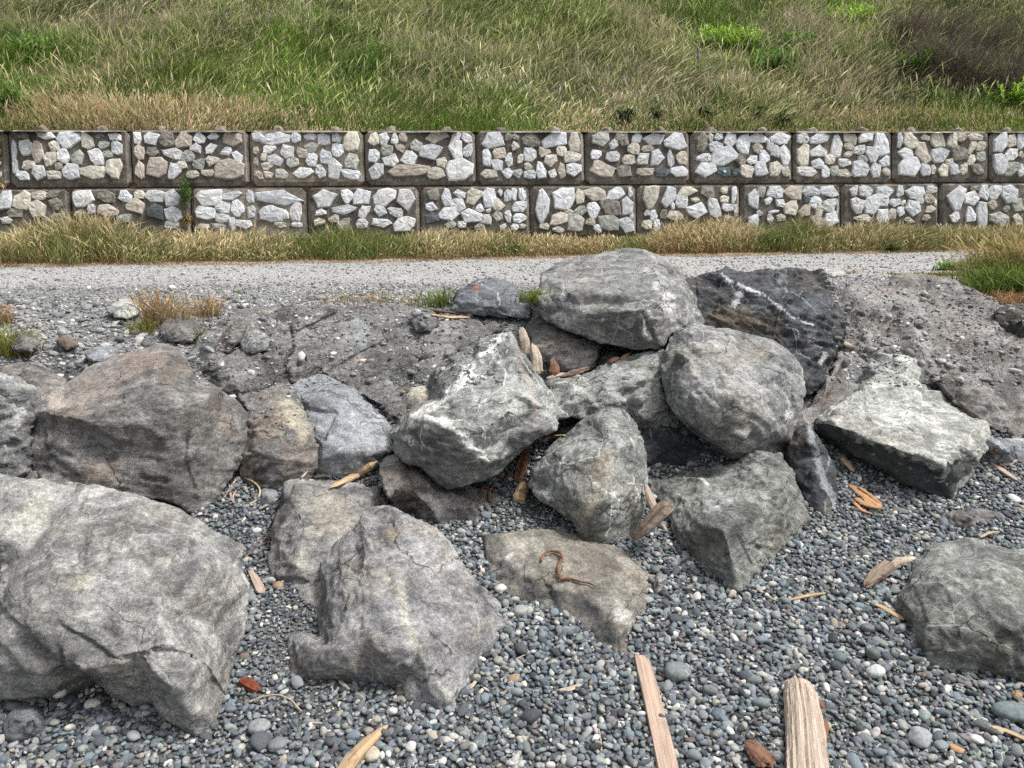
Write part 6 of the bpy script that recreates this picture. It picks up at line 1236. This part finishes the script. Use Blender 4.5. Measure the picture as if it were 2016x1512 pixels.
wood('driftwood_stick', 'small brown twig stub by the lower right foot of the front centre boulder', [(926, 1366), (934, 1360), (940, 1352)], [4, 7, 5], 'twig', seg=6, n=5)
wood('driftwood_stick', 'orange wood chip near the lower right on the pebbles', [(1868, 1478), (1885, 1482), (1898, 1484)], [10, 14, 8], 'orange', flat=.5, seg=8, n=6)
wood('driftwood_stick', 'pale curved twig behind the lower right boulder', [(1930, 1062), (1950, 1052), (1972, 1050)], [4, 5, 4], 'twig', seg=6, n=8)
wood('driftwood_stick', 'brown wood scrap at the foot of the wedge shaped boulder', [(1656, 905), (1668, 922), (1680, 932)], [10, 14, 6], 'tan', flat=.6, jit=.14)
wood('root', 'curled rusty root lying across the flat brown slab', [(1066, 1110), (1070, 1096), (1085, 1089), (1102, 1092), (1108, 1102), (1098, 1120), (1100, 1138), (1104, 1148), (1122, 1143), (1140, 1150), (1160, 1152), (1174, 1160)], [6, 5, 5, 5, 5, 5, 6, 7, 5, 5, 4, 3], 'root', flat=.9, seg=7, n=44, cat='root', jit=.1)
for i, (l, pts, wd, m_) in enumerate((
    ('thin pale root loop in the pebble pocket left of the light topped block', [(440, 985), (470, 940), (500, 952), (515, 968), (508, 990), (490, 1000), (470, 1002)], 3.5, 'twig'),
    ('reddish thin stem leaning along the edge of the light topped block', [(480, 1110), (505, 1078), (528, 1050), (545, 1015)], 3.5, 'root'),
    ('short pinkish twig in the pebble pocket left of the light topped block', [(452, 960), (455, 985), (462, 1000), (458, 980), (466, 968)], 4, 'pink'),
    ('curved pale rootlet on the dark shingle near the red wood chunk', [(490, 1398), (520, 1382), (550, 1380), (575, 1392), (592, 1412), (596, 1420)], 3.2, 'twig'),
    ('short pale rootlet below the curved one near the red wood chunk', [(608, 1437), (625, 1438), (640, 1432)], 3.2, 'twig'),
    ('thin brown twig on the pebbles right of the front centre boulder', [(1015, 1305), (1035, 1298), (1052, 1292)], 3, 'twig'),
    ('thin pale stem at the bottom edge right of centre', [(1178, 1450), (1184, 1480), (1182, 1520)], 3, 'twig'),
    ('dark tangled root over the pebbles below the quartz ridged boulder', [(945, 975), (955, 960), (962, 985), (968, 1000), (960, 975), (975, 960)], 6, 'root'),
    ('second dark root beside the tangled one below the quartz ridged boulder', [(975, 940), (990, 955), (1005, 945), (1010, 930)], 5, 'bark'),
    ('fine reddish straw along the pebbles of the left pocket', [(516, 1085), (535, 1062), (542, 1050)], 3, 'root'))):
    wood('twig', l, pts, wd, m_, flat=.9, seg=6, n=24, cat='twig', jit=.05, seed=i)
# folded orange shaving
o = wood('wood_shaving', 'folded orange strip of shaved wood on the pebbles right of the narrow veined rock', [(1672, 958), (1690, 972), (1708, 984), (1722, 1000), (1722, 1010)], [8, 16, 22, 26, 16], 'orange', flat=.25, seg=12, cat='wood shaving', ends=(.4, .6))
for l, pts, wd in (('fold', [(1684, 990), (1700, 1003), (1718, 1010), (1732, 1006)], 13), ('fold', [(1690, 968), (1712, 980), (1730, 998)], 9), ('fold', [(1680, 998), (1696, 1012), (1716, 1018)], 8)):
    f_ = wood('fold', None, pts, wd, 'orange', flat=.5, seg=8, n=20, parent=o, lift=2.2); mw = f_.matrix_world.copy(); f_.parent = o; f_.matrix_parent_inverse = o.matrix_world.inverted(); f_.matrix_world = mw
# ------------------------------------------------------------------ notable loose stones on the beach
def lone(label, px_, py_, wpx, rgb, ratio=.8, flat=.5, ang=False, yaw=0., seed=1, tilt=.15):
    p, _ = hit(px_, py_); r = wpx * np.linalg.norm(p - CP) / FPX / 2
    sh = pshape(IV3, seed + 200, .12, ang); c = np.repeat(np.array([rgb]), len(sh), 0)
    o = link('beach_stone', mesh_np('beach_stone', (sh * np.array([r, r * ratio, r * flat])) @ rotm(np.array([yaw]), np.array([tilt]), np.array([0.]))[0].T, IF3, c, True, M_peb), None, tuple(p + np.array([0, 0, r * flat * .75])))
    tag(o, label, 'stone')
lone('large round smooth grey stone on the pebbles left of the thick log', 1333, 1342, 46, (.17, .185, .19), .85, .6, seed=1)
lone('pale angular grey stone at the lower right on the pebbles', 1808, 1465, 46, (.27, .28, .29), .8, .6, True, .3, 2)
lone('large flat bluish stone partly cut by the right edge of the view', 1995, 1412, 62, (.15, .18, .185), .6, .4, False, -.2, 3)
lone('smooth oval grey stone on the pebbles at lower left', 512, 1448, 38, (.22, .225, .23), .8, .55, False, .2, 4)
lone('white oval stone on the pebbles below the lower right boulder', 1722, 1335, 0.1 + 34, (.42, .43, .42), .7, .55, False, .5, 5)
lone('smooth blue grey oval stone left of the centre of the bottom edge', 548, 1485, 34, (.16, .17, .175), .8, .55, False, .2, 6)
lone('grey wedge stone on the pebbles below the front centre boulder', 946, 1467, 36, (.13, .15, .155), .85, .5, True, 1.0, 7)
lone('ochre oval pebble right of the front centre boulder', 1010, 1345, 26, (.27, .19, .12), .7, .55, False, .2, 8)
lone('white stone in the pebbles between the front centre boulder and the flat slab', 986, 1168, 24, (.46, .45, .43), .8, .6, False, .5, 9)
lone('light grey speckled stone between the front centre boulder and the flat slab', 1025, 1212, 28, (.27, .27, .265), .9, .6, False, .9, 10)
lone('white pebble beside the buried stone at far left bottom', 185, 1402, 24, (.5, .49, .46), .8, .6, False, .2, 11)
lone('pale pebble at the foot of the lower left boulder', 118, 1370, 22, (.48, .46, .42), .75, .6, False, .4, 12)
lone('beige stone at the bottom edge left of centre', 732, 1500, 30, (.36, .32, .26), 1.0, .6, False, .4, 13)
lone('orange brown small stone near the right edge on the pebbles', 2000, 1368, 20, (.35, .21, .1), .8, .6, True, .4, 14)
lone('pinkish brown pebble right of the pebble channel between the front boulders', 548, 1166, 20, (.28, .19, .13), .8, .6, False, .4, 15)
print('done', len(bpy.data.objects), round(time.time() - T0, 1), 'tris', sum(len(o.data.polygons) * (2 if len(o.data.polygons) and len(o.data.polygons[0].vertices) == 4 else 1) for o in bpy.data.objects if o.type == 'MESH'))
